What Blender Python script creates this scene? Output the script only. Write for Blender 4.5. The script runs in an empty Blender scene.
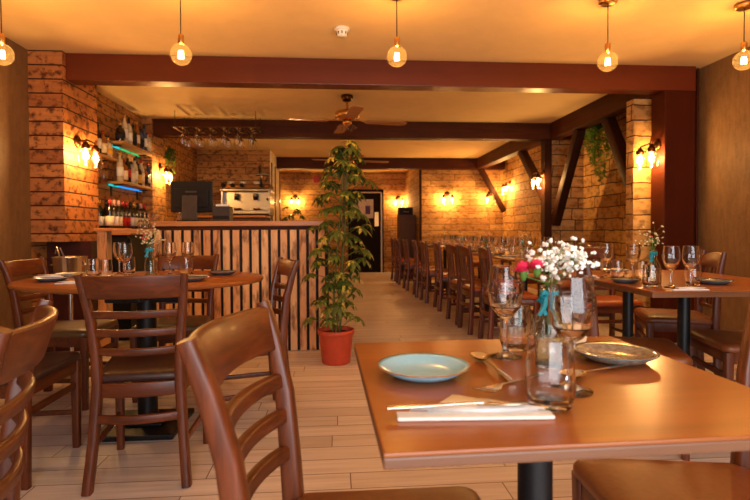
import bpy, bmesh, math, random
from mathutils import Vector, Matrix, Euler
random.seed(7)
C = bpy.context.scene.collection
PI = math.pi

# ------------------------------------------------------------------ materials
MATS = {}
def _new(name):
    m = bpy.data.materials.new(name); m.use_nodes = True
    nt = m.node_tree; nt.nodes.clear()
    out = nt.nodes.new('ShaderNodeOutputMaterial')
    MATS[name] = m
    return m, nt, out
def N(nt, t, **kw):
    n = nt.nodes.new(t)
    for k, v in kw.items():
        setattr(n, k, v)
    return n
def L(nt, a, b): nt.links.new(a, b)
def srgb(r, g, b):
    f = lambda c: (c/255/12.92) if c/255 <= .04045 else ((c/255+.055)/1.055)**2.4
    return (f(r), f(g), f(b), 1)
def ramp(nt, fac, stops):
    r = N(nt, 'ShaderNodeValToRGB')
    els = r.color_ramp.elements
    while len(els) < len(stops): els.new(.5)
    for e, (p, c) in zip(els, stops): e.position = p; e.color = c
    L(nt, fac, r.inputs['Fac'])
    return r.outputs['Color']
def coords(nt, kind, scale):
    tc = N(nt, 'ShaderNodeTexCoord'); mp = N(nt, 'ShaderNodeMapping')
    mp.inputs['Scale'].default_value = scale
    L(nt, tc.outputs[kind], mp.inputs['Vector'])
    return mp.outputs['Vector']
def noise(nt, vec, scale=1, detail=4, rough=.55, dist=0):
    n = N(nt, 'ShaderNodeTexNoise')
    n.inputs['Scale'].default_value = scale; n.inputs['Detail'].default_value = detail
    n.inputs['Roughness'].default_value = rough; n.inputs['Distortion'].default_value = dist
    L(nt, vec, n.inputs['Vector'])
    return n.outputs['Fac']
def bump(nt, h, strength, dist=.01):
    b = N(nt, 'ShaderNodeBump'); b.inputs['Strength'].default_value = strength; b.inputs['Distance'].default_value = dist
    L(nt, h, b.inputs['Height'])
    return b.outputs['Normal']
def mixc(nt, fac, a, b, mode='MIX'):
    m = N(nt, 'ShaderNodeMix', data_type='RGBA', blend_type=mode)
    def put(sock, v):
        if isinstance(v, (tuple, list)): sock.default_value = v
        elif isinstance(v, (int, float)): sock.default_value = v
        else: L(nt, v, sock)
    put(m.inputs[0], fac); put(m.inputs[6], a); put(m.inputs[7], b)
    return m.outputs[2]
def principled(nt, out, rough=.5, metallic=0, spec=.5, coat=0):
    p = N(nt, 'ShaderNodeBsdfPrincipled')
    p.inputs['Roughness'].default_value = rough; p.inputs['Metallic'].default_value = metallic
    p.inputs['Specular IOR Level'].default_value = spec; p.inputs['Coat Weight'].default_value = coat
    p.inputs['Coat Roughness'].default_value = .12
    L(nt, p.outputs['BSDF'], out.inputs['Surface'])
    return p
def plain(name, col, rough=.5, metallic=0, spec=.5, coat=0, var=.12, scale=30, bmp=0):
    m, nt, out = _new(name)
    p = principled(nt, out, rough, metallic, spec, coat)
    n = noise(nt, coords(nt, 'Object', (1, 1, 1)), scale, 3)
    a = tuple(c*(1-var) for c in col[:3])+(1,); b = tuple(min(1, c*(1+var)) for c in col[:3])+(1,)
    L(nt, ramp(nt, n, [(.3, a), (.7, b)]), p.inputs['Base Color'])
    if bmp: L(nt, bump(nt, n, bmp, .004), p.inputs['Normal'])
    return m
def wood(name, dark, light, axis='z', rough=.35, coat=0, scale=1.0, spec=.5):
    m, nt, out = _new(name)
    p = principled(nt, out, rough, 0, spec, coat)
    s = {'x': (3, 45, 45), 'y': (45, 3, 45), 'z': (45, 45, 3)}[axis]
    v = coords(nt, 'Object', tuple(a*scale for a in s))
    n = noise(nt, v, 1, 6, .6, .8)
    n2 = noise(nt, coords(nt, 'Object', (4, 4, 4)), 1, 2)
    c = ramp(nt, n, [(.28, dark), (.72, light)])
    c = mixc(nt, .25, c, ramp(nt, n2, [(.3, dark), (.7, light)]))
    L(nt, c, p.inputs['Base Color'])
    L(nt, bump(nt, n, .06, .002), p.inputs['Normal'])
    return m
def planks(name, base_a, base_b, scorch, mortar, bw, rh, off=.5, msize=.006, rough=.7, spots=.7, bstr=.6, gscale=(3, 26), spec=.3, spotscale=(5, 9), jitter=.0):
    """boards or blocks laid in courses on UV in metres, with knots and scorch marks of their own"""
    m, nt, out = _new(name)
    p = principled(nt, out, rough, 0, spec)
    uv = coords(nt, 'UV', (1, 1, 1))
    if jitter:
        nn = N(nt, 'ShaderNodeTexNoise'); nn.inputs['Scale'].default_value = 3.5; nn.inputs['Detail'].default_value = 2
        L(nt, uv, nn.inputs['Vector'])
        sub = N(nt, 'ShaderNodeVectorMath', operation='MULTIPLY_ADD')
        L(nt, nn.outputs['Color'], sub.inputs[0]); sub.inputs[1].default_value = (jitter, jitter, 0); L(nt, uv, sub.inputs[2])
        buv = sub.outputs[0]
    else: buv = uv
    sp = N(nt, 'ShaderNodeSeparateXYZ'); L(nt, buv, sp.inputs[0])
    dv = N(nt, 'ShaderNodeMath', operation='DIVIDE'); L(nt, sp.outputs['Y'], dv.inputs[0]); dv.inputs[1].default_value = rh
    fl = N(nt, 'ShaderNodeMath', operation='FLOOR'); L(nt, dv.outputs[0], fl.inputs[0])
    wn = N(nt, 'ShaderNodeTexWhiteNoise', noise_dimensions='1D'); L(nt, fl.outputs[0], wn.inputs['W'])
    ad = N(nt, 'ShaderNodeMath', operation='MULTIPLY_ADD'); L(nt, wn.outputs['Value'], ad.inputs[0]); ad.inputs[1].default_value = bw; L(nt, sp.outputs['X'], ad.inputs[2])
    cb = N(nt, 'ShaderNodeCombineXYZ'); L(nt, ad.outputs[0] if off else sp.outputs['X'], cb.inputs['X']); L(nt, sp.outputs['Y'], cb.inputs['Y'])
    buv = cb.outputs[0]
    b = N(nt, 'ShaderNodeTexBrick'); b.offset = 0; b.offset_frequency = 2
    b.inputs['Scale'].default_value = 1; b.inputs['Brick Width'].default_value = bw; b.inputs['Row Height'].default_value = rh
    b.inputs['Mortar Size'].default_value = msize; b.inputs['Mortar Smooth'].default_value = .15; b.inputs['Bias'].default_value = 0
    b.inputs['Color1'].default_value = (0, 0, 0, 1); b.inputs['Color2'].default_value = (1, 1, 1, 1); b.inputs['Mortar'].default_value = (.5, .5, .5, 1)
    L(nt, buv, b.inputs['Vector'])
    tone = mixc(nt, b.outputs['Color'], base_a, base_b)
    # shift the grain per board
    sh = N(nt, 'ShaderNodeVectorMath', operation='MULTIPLY_ADD'); L(nt, b.outputs['Color'], sh.inputs[0])
    sh.inputs[1].default_value = (3.1, 1.7, 0); L(nt, uv, sh.inputs[2])
    mp = N(nt, 'ShaderNodeMapping'); mp.inputs['Scale'].default_value = (gscale[0], gscale[1], 1); L(nt, sh.outputs[0], mp.inputs['Vector'])
    g = noise(nt, mp.outputs['Vector'], 1, 6, .62, .6)
    mp2 = N(nt, 'ShaderNodeMapping'); mp2.inputs['Scale'].default_value = (spotscale[0], spotscale[1], 1); L(nt, sh.outputs[0], mp2.inputs['Vector'])
    s = noise(nt, mp2.outputs['Vector'], 1, 4, .6, .15)
    c = mixc(nt, ramp(nt, g, [(.35, (0, 0, 0, 1)), (.8, (.4, .4, .4, 1))]), tone, scorch)
    c = mixc(nt, ramp(nt, s, [(.49, (0, 0, 0, 1)), (.64, (spots, spots, spots, 1))]), c, scorch)
    c = mixc(nt, b.outputs['Fac'], c, mortar)
    L(nt, c, p.inputs['Base Color'])
    inv = N(nt, 'ShaderNodeMath', operation='SUBTRACT'); inv.inputs[0].default_value = 1; L(nt, b.outputs['Fac'], inv.inputs[1])
    add = N(nt, 'ShaderNodeMath', operation='MULTIPLY_ADD'); L(nt, g, add.inputs[0]); add.inputs[1].default_value = .15; L(nt, inv.outputs[0], add.inputs[2])
    L(nt, bump(nt, add.outputs[0], bstr, .012), p.inputs['Normal'])
    return m
def glass(name, tint=(1, 1, 1), body=.035, edge=.35, rough=.01, gl=1.0):
    """thin clear glass: fresnel reflection over a see-through wall that absorbs a little at grazing angles"""
    m, nt, out = _new(name)
    lw = N(nt, 'ShaderNodeLayerWeight'); lw.inputs['Blend'].default_value = .35
    tcol = ramp(nt, lw.outputs['Facing'], [(0, tuple(t*(1-body) for t in tint)+(1,)), (.6, tuple(t*(1-body*2) for t in tint)+(1,)), (1, tuple(t*(1-edge) for t in tint)+(1,))])
    t = N(nt, 'ShaderNodeBsdfTransparent'); L(nt, tcol, t.inputs['Color'])
    g = N(nt, 'ShaderNodeBsdfGlossy'); g.inputs['Roughness'].default_value = rough; g.inputs['Color'].default_value = (gl, gl, gl, 1)
    l2 = N(nt, 'ShaderNodeLayerWeight'); l2.inputs['Blend'].default_value = .5
    pw = N(nt, 'ShaderNodeMath', operation='POWER'); L(nt, l2.outputs['Facing'], pw.inputs[0]); pw.inputs[1].default_value = 4
    f = N(nt, 'ShaderNodeMath', operation='MULTIPLY_ADD'); L(nt, pw.outputs[0], f.inputs[0]); f.inputs[1].default_value = .7; f.inputs[2].default_value = .05
    mx = N(nt, 'ShaderNodeMixShader'); L(nt, f.outputs[0], mx.inputs['Fac']); L(nt, t.outputs[0], mx.inputs[1]); L(nt, g.outputs[0], mx.inputs[2])
    L(nt, mx.outputs[0], out.inputs['Surface'])
    return m
def real_glass(name, col=(1, 1, 1), share=.6):
    m, nt, out = _new(name)
    g = N(nt, 'ShaderNodeBsdfGlass'); g.inputs['IOR'].default_value = 1.42; g.inputs['Roughness'].default_value = 0; g.inputs['Color'].default_value = (*col, 1)
    L(nt, g.outputs[0], out.inputs['Surface'])
    return m
def glow_glass(name, tint, share):
    """lamp glass: thin clear wall that scatters a little of the light of the filament inside it"""
    m = glass(name, tint, .06, .4); nt = m.node_tree
    out = [n for n in nt.nodes if n.type == 'OUTPUT_MATERIAL'][0]; src = out.inputs['Surface'].links[0].from_socket
    t = N(nt, 'ShaderNodeBsdfTranslucent'); t.inputs['Color'].default_value = (*tint, 1)
    mx = N(nt, 'ShaderNodeMixShader'); mx.inputs['Fac'].default_value = share
    L(nt, src, mx.inputs[1]); L(nt, t.outputs[0], mx.inputs[2]); L(nt, mx.outputs[0], out.inputs['Surface'])
def emit(name, col, strength):
    m, nt, out = _new(name)
    e = N(nt, 'ShaderNodeEmission'); e.inputs['Color'].default_value = col; e.inputs['Strength'].default_value = strength
    L(nt, e.outputs[0], out.inputs['Surface'])
    return m

WARM = (1.0, .525, .145)
wood('chair_wood', srgb(48, 17, 6), srgb(120, 56, 20), 'z', .4, .05)
wood('chair_rail', srgb(48, 17, 6), srgb(120, 56, 20), 'x', .38, .05)
wood('row_wood', srgb(58, 24, 11), srgb(118, 56, 26), 'z', .35, .2)
wood('row_rail', srgb(58, 24, 11), srgb(118, 56, 26), 'x', .35, .2)
wood('table_wood', srgb(130, 69, 28), srgb(162, 92, 42), 'x', .28, .08, .35, .4)
wood('table_edge', srgb(96, 60, 38), srgb(128, 84, 54), 'x', .4, 0, .5)
wood('long_table_wood', srgb(128, 72, 38), srgb(170, 104, 58), 'y', .25, .3, .35)
wood('counter_wood', srgb(164, 98, 48), srgb(216, 146, 82), 'x', .45, .1, .4)
wood('shelf_wood', srgb(140, 96, 44), srgb(196, 146, 80), 'y', .6, 0, .5)
wood('dark_beam', srgb(52, 24, 11), srgb(86, 42, 19), 'x', .55, 0, .3, .12)
wood('dark_beam_long', srgb(54, 26, 12), srgb(88, 44, 21), 'y', .55, 0, .3, .12)
wood('dark_post', srgb(36, 17, 8), srgb(64, 31, 14), 'z', .6, 0, .3, .12)
wood('maroon_beam', srgb(88, 35, 15), srgb(106, 45, 21), 'x', .36, .05, .12, .3)
wood('maroon_post', srgb(60, 22, 9), srgb(76, 30, 13), 'z', .5, 0, .12, .1)
wood('fan_wood', srgb(150, 92, 46), srgb(200, 136, 76), 'x', .4, .1, .5)
plain('seat_dark', srgb(58, 34, 30), .38, 0, .5, 0, .12, 60, .1)
plain('seat_brown', srgb(118, 62, 30), .42, 0, .5, 0, .1, 60, .1)
plain('seat_tan', srgb(150, 72, 34), .45, 0, .5, 0, .12, 60, .1)
plain('seat_olive_lit', srgb(96, 66, 34), .42, 0, .5, 0, .1, 60, .1)  # dark leather with the olive cast of the room light put into its colour
plain('black_metal', srgb(22, 22, 24), .42, .3, .5, 0, .15, 40)
plain('black_plastic', srgb(28, 24, 22), .5, 0, .15, 0, .1)
plain('grey_plastic', srgb(62, 54, 50), .5, 0, .2, 0, .1)
plain('steel', srgb(140, 134, 128), .3, 1, .5, 0, .06, 12)
plain('bright_steel', srgb(222, 216, 208), .2, 1, .5, 0, .04, 12)
plain('cutlery_steel', srgb(214, 206, 196), .16, 1, .5, 0, .05, 40)
plain('brass', srgb(196, 132, 60), .28, 1, .5, 0, .1)
plain('bronze', srgb(84, 54, 30), .35, 1, .5, 0, .15)
plain('copper', srgb(204, 156, 96), .3, 1, .5, 0, .1)
plain('ceiling_paint', srgb(240, 208, 150), .8, 0, .2, 0, .03, 6)
plain('cream_paint', srgb(240, 226, 190), .6, 0, .3, 0, .05, 4)
plain('white_plastic', srgb(232, 226, 214), .5, 0, .4, 0, .03)
plain('white_enamel', srgb(226, 214, 190), .45, 0, .4, 0, .03)
plain('linen', srgb(238, 230, 224), .85, 0, .2, 0, .04, 90, .15)
plain('terracotta', srgb(198, 76, 48), .55, 0, .4, 0, .1, 12)
plain('soil', srgb(70, 46, 30), .95, 0, .1, 0, .5, 90, .8)
plain('stem_green', srgb(92, 96, 40), .6, 0, .3, 0, .2)
plain('bark', srgb(128, 88, 56), .8, 0, .2, 0, .25, 60, .3)
plain('blue_glaze', srgb(146, 200, 226), .22, 0, .5, .3, .05, 25)
plain('slate_glaze', srgb(84, 92, 98), .25, 0, .5, .3, .12, 60)
plain('pale_glaze', srgb(206, 204, 196), .25, 0, .5, .3, .05, 25)
plain('rim_brown', srgb(150, 104, 66), .3, 0, .5, .2, .3, 60)
plain('speckled_glaze', srgb(126, 112, 98), .2, 0, .5, .3, .45, 90)
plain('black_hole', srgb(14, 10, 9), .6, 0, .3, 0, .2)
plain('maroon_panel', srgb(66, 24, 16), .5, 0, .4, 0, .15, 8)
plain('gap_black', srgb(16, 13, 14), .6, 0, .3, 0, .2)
plain('red_paint', srgb(170, 30, 20), .45, 0, .5, 0, .08)
plain('notice_paper', srgb(210, 204, 190), .7, 0, .2, 0, .12, 14)
plain('notice_print', srgb(92, 72, 130), .7, 0, .2, 0, .1)
plain('door_black', srgb(30, 18, 12), .6, 0, .1, 0, .15, 6)
plain('cabinet_brown', srgb(86, 54, 36), .6, 0, .3, 0, .08, 8)
plain('ribbon', srgb(36, 150, 170), .45, 0, .4, 0, .12)
plain('baby_breath', srgb(244, 240, 232), .8, 0, .2, 0, .04)
plain('cream_bloom', srgb(226, 206, 160), .8, 0, .2, 0, .1)
plain('carnation', srgb(244, 56, 96), .6, 0, .3, 0, .25, 120)
plain('flower_green', srgb(96, 132, 58), .6, 0, .3, 0, .2)
plain('ivy_green', srgb(140, 176, 56), .5, 0, .4, 0, .3, 40)
plain('bottle_green', srgb(24, 34, 18), .12, 0, .6, .3, .1)
plain('bottle_dark', srgb(22, 14, 12), .12, 0, .6, .3, .1)
plain('bottle_amber', srgb(128, 70, 22), .12, 0, .6, .3, .1)
plain('bottle_clear', srgb(186, 170, 140), .1, 0, .6, .3, .1)
plain('bottle_blue', srgb(38, 66, 96), .12, 0, .6, .3, .1)
plain('label_cream', srgb(224, 206, 170), .7, 0, .2, 0, .08)
plain('label_red', srgb(176, 40, 30), .7, 0, .2, 0, .1)
plain('label_white', srgb(230, 226, 214), .7, 0, .2, 0, .05)
plain('label_yellow', srgb(214, 160, 60), .7, 0, .2, 0, .1)
plain('label_black', srgb(34, 28, 28), .7, 0, .2, 0, .1)
plain('foil_red', srgb(160, 36, 36), .35, .3, .5, 0, .1)
plain('foil_pink', srgb(206, 150, 132), .35, .2, .5, 0, .1)
plain('foil_black', srgb(26, 20, 20), .35, .2, .5, 0, .1)
plain('foil_gold', srgb(196, 150, 70), .3, .8, .5, 0, .1)
real_glass('clear_glass', (1, 1, 1), 1)
real_glass('bottle_glass', (.95, .985, .97), 1)
glow_glass('bulb_glass', (1.0, .84, .56), .009)
glow_glass('sconce_bulb', (1.0, .93, .80), .06)
glass('shade_glass', (1.0, .95, .86), .04, .45)
plain('water', srgb(200, 200, 190), .05)
MATS['water'] = glass('water_clear', (.96, .98, .97), .02, .12)
emit('filament', (1.0, .74, .40, 1), 60)
emit('led_blue', (.03, .35, 1.0, 1), 0.64)
emit('led_cyan', (.02, .75, .75, 1), 0.56)
emit('led_green', (.08, .9, .25, 1), 0.40)
planks('pier_planks', srgb(200, 130, 70), srgb(162, 98, 50), srgb(70, 32, 14), srgb(34, 15, 7), 40.0, .1135, 0, .006, .65, .92, .7, (2.2, 30), .3, (15, 17))
planks('bar_planks', srgb(198, 142, 80), srgb(162, 110, 60), srgb(62, 32, 15), srgb(34, 17, 8), 1.6, .115, .37, .004, .7, .85, .6, (2.5, 30), .3, (11, 16))
planks('wall_planks', srgb(216, 168, 102), srgb(178, 128, 72), srgb(82, 44, 20), srgb(78, 42, 19), .95, .13, .43, .004, .75, .6, .6, (3, 26), .25, (10, 18), .02)
planks('wall_blocks', srgb(216, 170, 104), srgb(178, 130, 74), srgb(96, 54, 25), srgb(62, 33, 15), .62, .15, .4, .006, .75, .6, .9, (3, 24), .25, (9, 14), .05)
planks('floor_planks', srgb(224, 212, 212), srgb(200, 186, 184), srgb(150, 130, 122), srgb(104, 82, 70), 1.28, .132, .41, .0025, .42, .3, .15, (1.6, 44), .4, (1.2, 16))
planks('slat_wood', srgb(246, 196, 140), srgb(226, 160, 104), srgb(110, 54, 26), srgb(110, 54, 26), .08, 9, 0, .0, .6, .8, .2, (14, 2.4), .3, (16, 4))
def wallpaper():
    m, nt, out = _new('wallpaper')
    p = principled(nt, out, .62, 0, .35)
    uv = coords(nt, 'UV', (1, 1, 1))
    n1 = noise(nt, coords(nt, 'UV', (26, 5, 1)), 1, 5, .6, .6)
    n2 = noise(nt, uv, 22, 4, .6, 1.2)
    n3 = noise(nt, uv, 2.2, 2)
    c = ramp(nt, n1, [(.3, srgb(104, 77, 49)), (.7, srgb(130, 98, 64))])
    c = mixc(nt, ramp(nt, n2, [(.45, (0, 0, 0, 1)), (.65, (.4, .4, .4, 1))]), c, srgb(134, 100, 64))
    c = mixc(nt, ramp(nt, n3, [(.4, (0, 0, 0, 1)), (.7, (.25, .25, .25, 1))]), c, srgb(80, 56, 36))
    L(nt, c, p.inputs['Base Color']); L(nt, bump(nt, n2, .2, .004), p.inputs['Normal'])
wallpaper()
def leafmat(name, g1, g2, yel, amount):
    m, nt, out = _new(name)
    p = principled(nt, out, .38, 0, .5)
    n = noise(nt, coords(nt, 'Object', (1, 1, 1)), 14, 3, .6)
    n2 = noise(nt, coords(nt, 'Object', (1, 1, 1)), 60, 3, .6)
    c = ramp(nt, n2, [(.3, g1), (.7, g2)])
    c = mixc(nt, ramp(nt, n, [(amount, (0, 0, 0, 1)), (amount+.07, (.85, .85, .85, 1))]), c, yel)
    L(nt, c, p.inputs['Base Color'])
leafmat('schefflera_leaf', srgb(44, 64, 22), srgb(86, 100, 34), srgb(206, 180, 70), .56)
leafmat('plain_leaf', srgb(50, 74, 26), srgb(92, 118, 44), srgb(130, 140, 60), .62)

# ------------------------------------------------------------------ mesh helpers
class MB:
    def __init__(s): s.bm = bmesh.new(); s.uv = s.bm.loops.layers.uv.new('UVMap')
    def face(s, vs, smooth=True):
        try:
            f = s.bm.faces.new(vs); f.smooth = smooth; return f
        except ValueError: return None
    def box(s, x0, x1, y0, y1, z0, z1, bev=0, M=None):
        co = [(x, y, z) for x in (x0, x1) for y in (y0, y1) for z in (z0, z1)]
        v = [s.bm.verts.new((M @ Vector(c)) if M else c) for c in co]
        fs = [s.face([v[i] for i in q], False) for q in ((0, 1, 3, 2), (4, 6, 7, 5), (0, 4, 5, 1), (2, 3, 7, 6), (0, 2, 6, 4), (1, 5, 7, 3))]
        if bev:
            es = list({e for f in fs for e in f.edges})
            bmesh.ops.bevel(s.bm, geom=es, offset=bev, segments=2, affect='EDGES', profile=.6)
        return s
    def lathe(s, prof, n=24, c=(0, 0, 0), M=None, smooth=True):
        rings = []
        for r, z in prof:
            if r < 1e-5:
                p = Vector((c[0], c[1], c[2]+z)); rings.append([s.bm.verts.new(M @ p if M else p)])
            else:
                ring = []
                for i in range(n):
                    a = 2*PI*i/n; p = Vector((c[0]+r*math.cos(a), c[1]+r*math.sin(a), c[2]+z))
                    ring.append(s.bm.verts.new(M @ p if M else p))
                rings.append(ring)
        for a, b in zip(rings, rings[1:]):
            for i in range(n):
                j = (i+1) % n
                if len(a) == 1 and len(b) == 1: continue
                if len(a) == 1: s.face([a[0], b[j], b[i]], smooth)
                elif len(b) == 1: s.face([a[i], a[j], b[0]], smooth)
                else: s.face([a[i], a[j], b[j], b[i]], smooth)
        return s
    def sweep(s, pts, sizes, side=(1, 0, 0), seg=3, rr=.3, caps=True, round_=False, n=10):
        """a rounded bar along pts; sizes = (w along side, d across)"""
        pts = [Vector(p) for p in pts]; rings = []
        for k, p in enumerate(pts):
            t = (pts[min(k+1, len(pts)-1)]-pts[max(k-1, 0)]).normalized()
            S = Vector(side); A = (S - t*S.dot(t)).normalized(); B = t.cross(A)
            w, d = sizes[k] if isinstance(sizes, list) else sizes
            ring = []
            if round_:
                for i in range(n):
                    a = 2*PI*i/n; ring.append(p+A*(w/2*math.cos(a))+B*(d/2*math.sin(a)))
            else:
                r = min(w, d)*rr
                for cx, cy, a0 in ((1, 1, 0), (-1, 1, PI/2), (-1, -1, PI), (1, -1, 3*PI/2)):
                    for q in range(seg):
                        a = a0+PI/2*q/(seg-1)
                        ring.append(p+A*(cx*(w/2-r)+r*math.cos(a))+B*(cy*(d/2-r)+r*math.sin(a)))
            rings.append(ring)
        vr = [[s.bm.verts.new(c) for c in ring] for ring in rings]
        m = len(vr[0])
        for a, b in zip(vr, vr[1:]):
            for i in range(m): s.face([a[i], a[(i+1) % m], b[(i+1) % m], b[i]], True)
        if caps:
            s.face([s.bm.verts.new(c) for c in reversed(rings[0])], False)
            s.face([s.bm.verts.new(c) for c in rings[-1]], False)
        return s
    def tube(s, pts, r, n=8):
        sz = [(2*a, 2*a) for a in r] if isinstance(r, list) else (2*r, 2*r)
        d = (Vector(pts[-1])-Vector(pts[0])).normalized()
        side = (1, 0, 0) if abs(d.x) < .8 else (0, 1, 0)
        return s.sweep(pts, sz, side, round_=True, n=n)
    def slab(s, outline, layers, M=None):
        """stack of outlines: layers = [(z, inset)], outline a closed convex-ish list of (x,y)"""
        n = len(outline); cx = sum(p[0] for p in outline)/n; cy = sum(p[1] for p in outline)/n
        rings = []
        for z, ins in layers:
            ring = []
            for x, y in outline:
                d = math.hypot(x-cx, y-cy); k = max(0, (d-ins)/d)
                p = Vector((cx+(x-cx)*k, cy+(y-cy)*k, z)); ring.append(s.bm.verts.new(M @ p if M else p))
            rings.append(ring)
        for a, b in zip(rings, rings[1:]):
            for i in range(n): s.face([a[i], a[(i+1) % n], b[(i+1) % n], b[i]], True)
        s.face(list(reversed(rings[0])), False); s.face(rings[-1], True)
        return s
    def blob(s, c, r, sub=1, sc=(1, 1, 1)):
        M = Matrix.Translation(c) @ Matrix.Diagonal((sc[0], sc[1], sc[2], 1))
        bmesh.ops.create_icosphere(s.bm, subdivisions=sub, radius=r, matrix=M)
        return s
    def leaf(s, base, d, up, ln, wd, droop=.2):
        d = Vector(d).normalized(); up = Vector(up); sd = d.cross(up)
        if sd.length < 1e-4: sd = d.cross(Vector((1, 0, 0)))
        sd.normalize(); up = sd.cross(d).normalized(); base = Vector(base)
        L_, R_, Mi = [], [], []
        for t, w in ((0, .12), (.25, .75), (.5, 1), (.78, .7), (1, .03)):
            p = base + d*ln*t - Vector((0, 0, 1))*droop*ln*t*t
            Mi.append(s.bm.verts.new(p)); L_.append(s.bm.verts.new(p+sd*wd*w*.5+up*wd*.12*w)); R_.append(s.bm.verts.new(p-sd*wd*w*.5+up*wd*.12*w))
        for i in range(4):
            s.face([Mi[i], L_[i], L_[i+1], Mi[i+1]]); s.face([R_[i], Mi[i], Mi[i+1], R_[i+1]])
        return s
    def build(s, name, mat, parent=None, loc=None, fix=True):
        bm = s.bm
        if fix: bmesh.ops.recalc_face_normals(bm, faces=bm.faces)
        for f in bm.faces:                       # box-projected UV in metres
            nx, ny, nz = (abs(c) for c in f.normal)
            for l in f.loops:
                x, y, z = l.vert.co
                l[s.uv].uv = (y, z) if nx >= ny and nx >= nz else ((x, z) if ny >= nz else (x, y))
        me = bpy.data.meshes.new(name); bm.to_mesh(me); bm.free()
        for mm_ in (mat if isinstance(mat, (list, tuple)) else [mat]): me.materials.append(MATS[mm_])
        o = bpy.data.objects.new(name, me); C.objects.link(o)
        if loc: o.location = loc
        if parent: o.parent = parent
        return o
def tag(o, label, cat, group=None):
    o['label'] = label; o['category'] = cat
    if group: o['group'] = group
    return o
def thing(name, label, cat, loc=(0, 0, 0), rz=0, group=None):
    o = bpy.data.objects.new(name, None); C.objects.link(o); o.empty_display_size = .05
    o.location = loc; o.rotation_euler = (0, 0, math.radians(rz))
    return tag(o, label, cat, group)
def structure(o): o['kind'] = 'structure'; return o
def box(name, mat, x0, x1, y0, y1, z0, z1, parent=None, bev=0, M=None):
    return MB().box(x0, x1, y0, y1, z0, z1, bev, M).build(name, mat, parent)
def sbox(name, mat, *a, bev=0): return structure(box(name, mat, *a, bev=bev))
KIDS = {}
def index_children():
    KIDS.clear()
    for o in C.objects:
        if o.parent: KIDS.setdefault(o.parent.name, []).append(o)
def dup(root, loc, rz, label, group=None):
    r = root.copy(); C.objects.link(r); r.location = loc; r.rotation_euler = (0, 0, math.radians(rz)); r['label'] = label
    if group: r['group'] = group
    def rec(src, dst):
        for ch in list(KIDS.get(src.name, [])):
            c = ch.copy(); C.objects.link(c); c.parent = dst
            rec(ch, c)
    rec(root, r)
    return r
USED = {}
def place(proto, loc, rz, label, group=None):
    """first use moves the prototype itself, later uses copy it"""
    if proto.name not in USED:
        USED[proto.name] = 1
        proto.location = loc; proto.rotation_euler = (0, 0, math.radians(rz)); proto['label'] = label
        if group: proto['group'] = group
        elif 'group' in proto: del proto['group']
        index_children()
        return proto
    return dup(proto, loc, rz, label, group)
def lamp(kind, name, loc, energy, col, size, parent=None, rot=None, size_y=None):
    d = bpy.data.lights.new(name, kind); d.energy = energy; d.color = col
    if kind == 'AREA':
        d.shape = 'RECTANGLE'; d.size = size; d.size_y = size_y
    else: d.shadow_soft_size = size
    o = bpy.data.objects.new(name, d); C.objects.link(o); o.location = loc
    if rot: o.rotation_euler = rot
    if parent: o.parent = parent
    return o

# ------------------------------------------------------------------ the setting
sbox('floor', 'floor_planks', -2.7, 3.6, -1.7, 12.7, -.06, 0)
sbox('ceiling', 'ceiling_paint', -2.7, 3.6, -1.7, 12.7, 2.5, 2.56)
sbox('wall_left', 'wallpaper', -2.60, -2.47, -1.6, 4.25, 0, 2.5)
sbox('wall_left_rear', 'bar_planks', -2.60, -2.49, 4.25, 9.2, 0, 2.5)
sbox('wall_right', 'wallpaper', 3.32, 3.56, -1.6, 4.5, 0, 2.5)
sbox('wall_right_rear', 'wall_blocks', 3.45, 3.56, 4.5, 10.2, 0, 2.5)
sbox('wall_back', 'wall_planks', -1.2, 1.72, 12.5, 12.6, 0, 2.5)
sbox('wall_back_right', 'wall_planks', 1.72, 3.56, 10.2, 12.6, 0, 2.5)
m = MB().box(-2.6, -1.2, 9.2, 10.7, 0, 2.5)
structure(m.build('wall_bar_back', 'bar_planks'))
sbox('wall_bar_return', 'cream_paint', -1.2, -1.185, 9.2, 10.7, 0, 2.5)
for i, yy in enumerate((9.21, 9.75, 10.5)): sbox('trim_%d' % (i+4), 'chair_wood', -1.185, -1.17, yy, yy+.09, 0, 2.28)
sbox('wall_passage', 'wall_planks', -2.6, -1.2, 12.5, 12.6, 0, 2.5)
sbox('wall_passage_left', 'wall_planks', -2.6, -2.5, 10.7, 12.5, 0, 2.5)
# chimney breast above the recess, clad in scorched boards
sbox('wall_chimney_breast', 'pier_planks', -2.49, -2.205, 4.25, 4.83, .955, 2.5)
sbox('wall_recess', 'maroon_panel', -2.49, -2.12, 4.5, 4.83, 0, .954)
sbox('wall_bar_pier', 'bar_planks', -2.49, -2.365, 6.65, 7.15, 0, 2.5)
sbox('wall_brick_pier', 'wall_blocks', 2.835, 3.45, 4.6, 4.72, 0, 2.279)
sbox('wall_mid_pier', 'wall_blocks', 2.975, 3.45, 6.78, 6.9, 0, 2.279)
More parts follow.
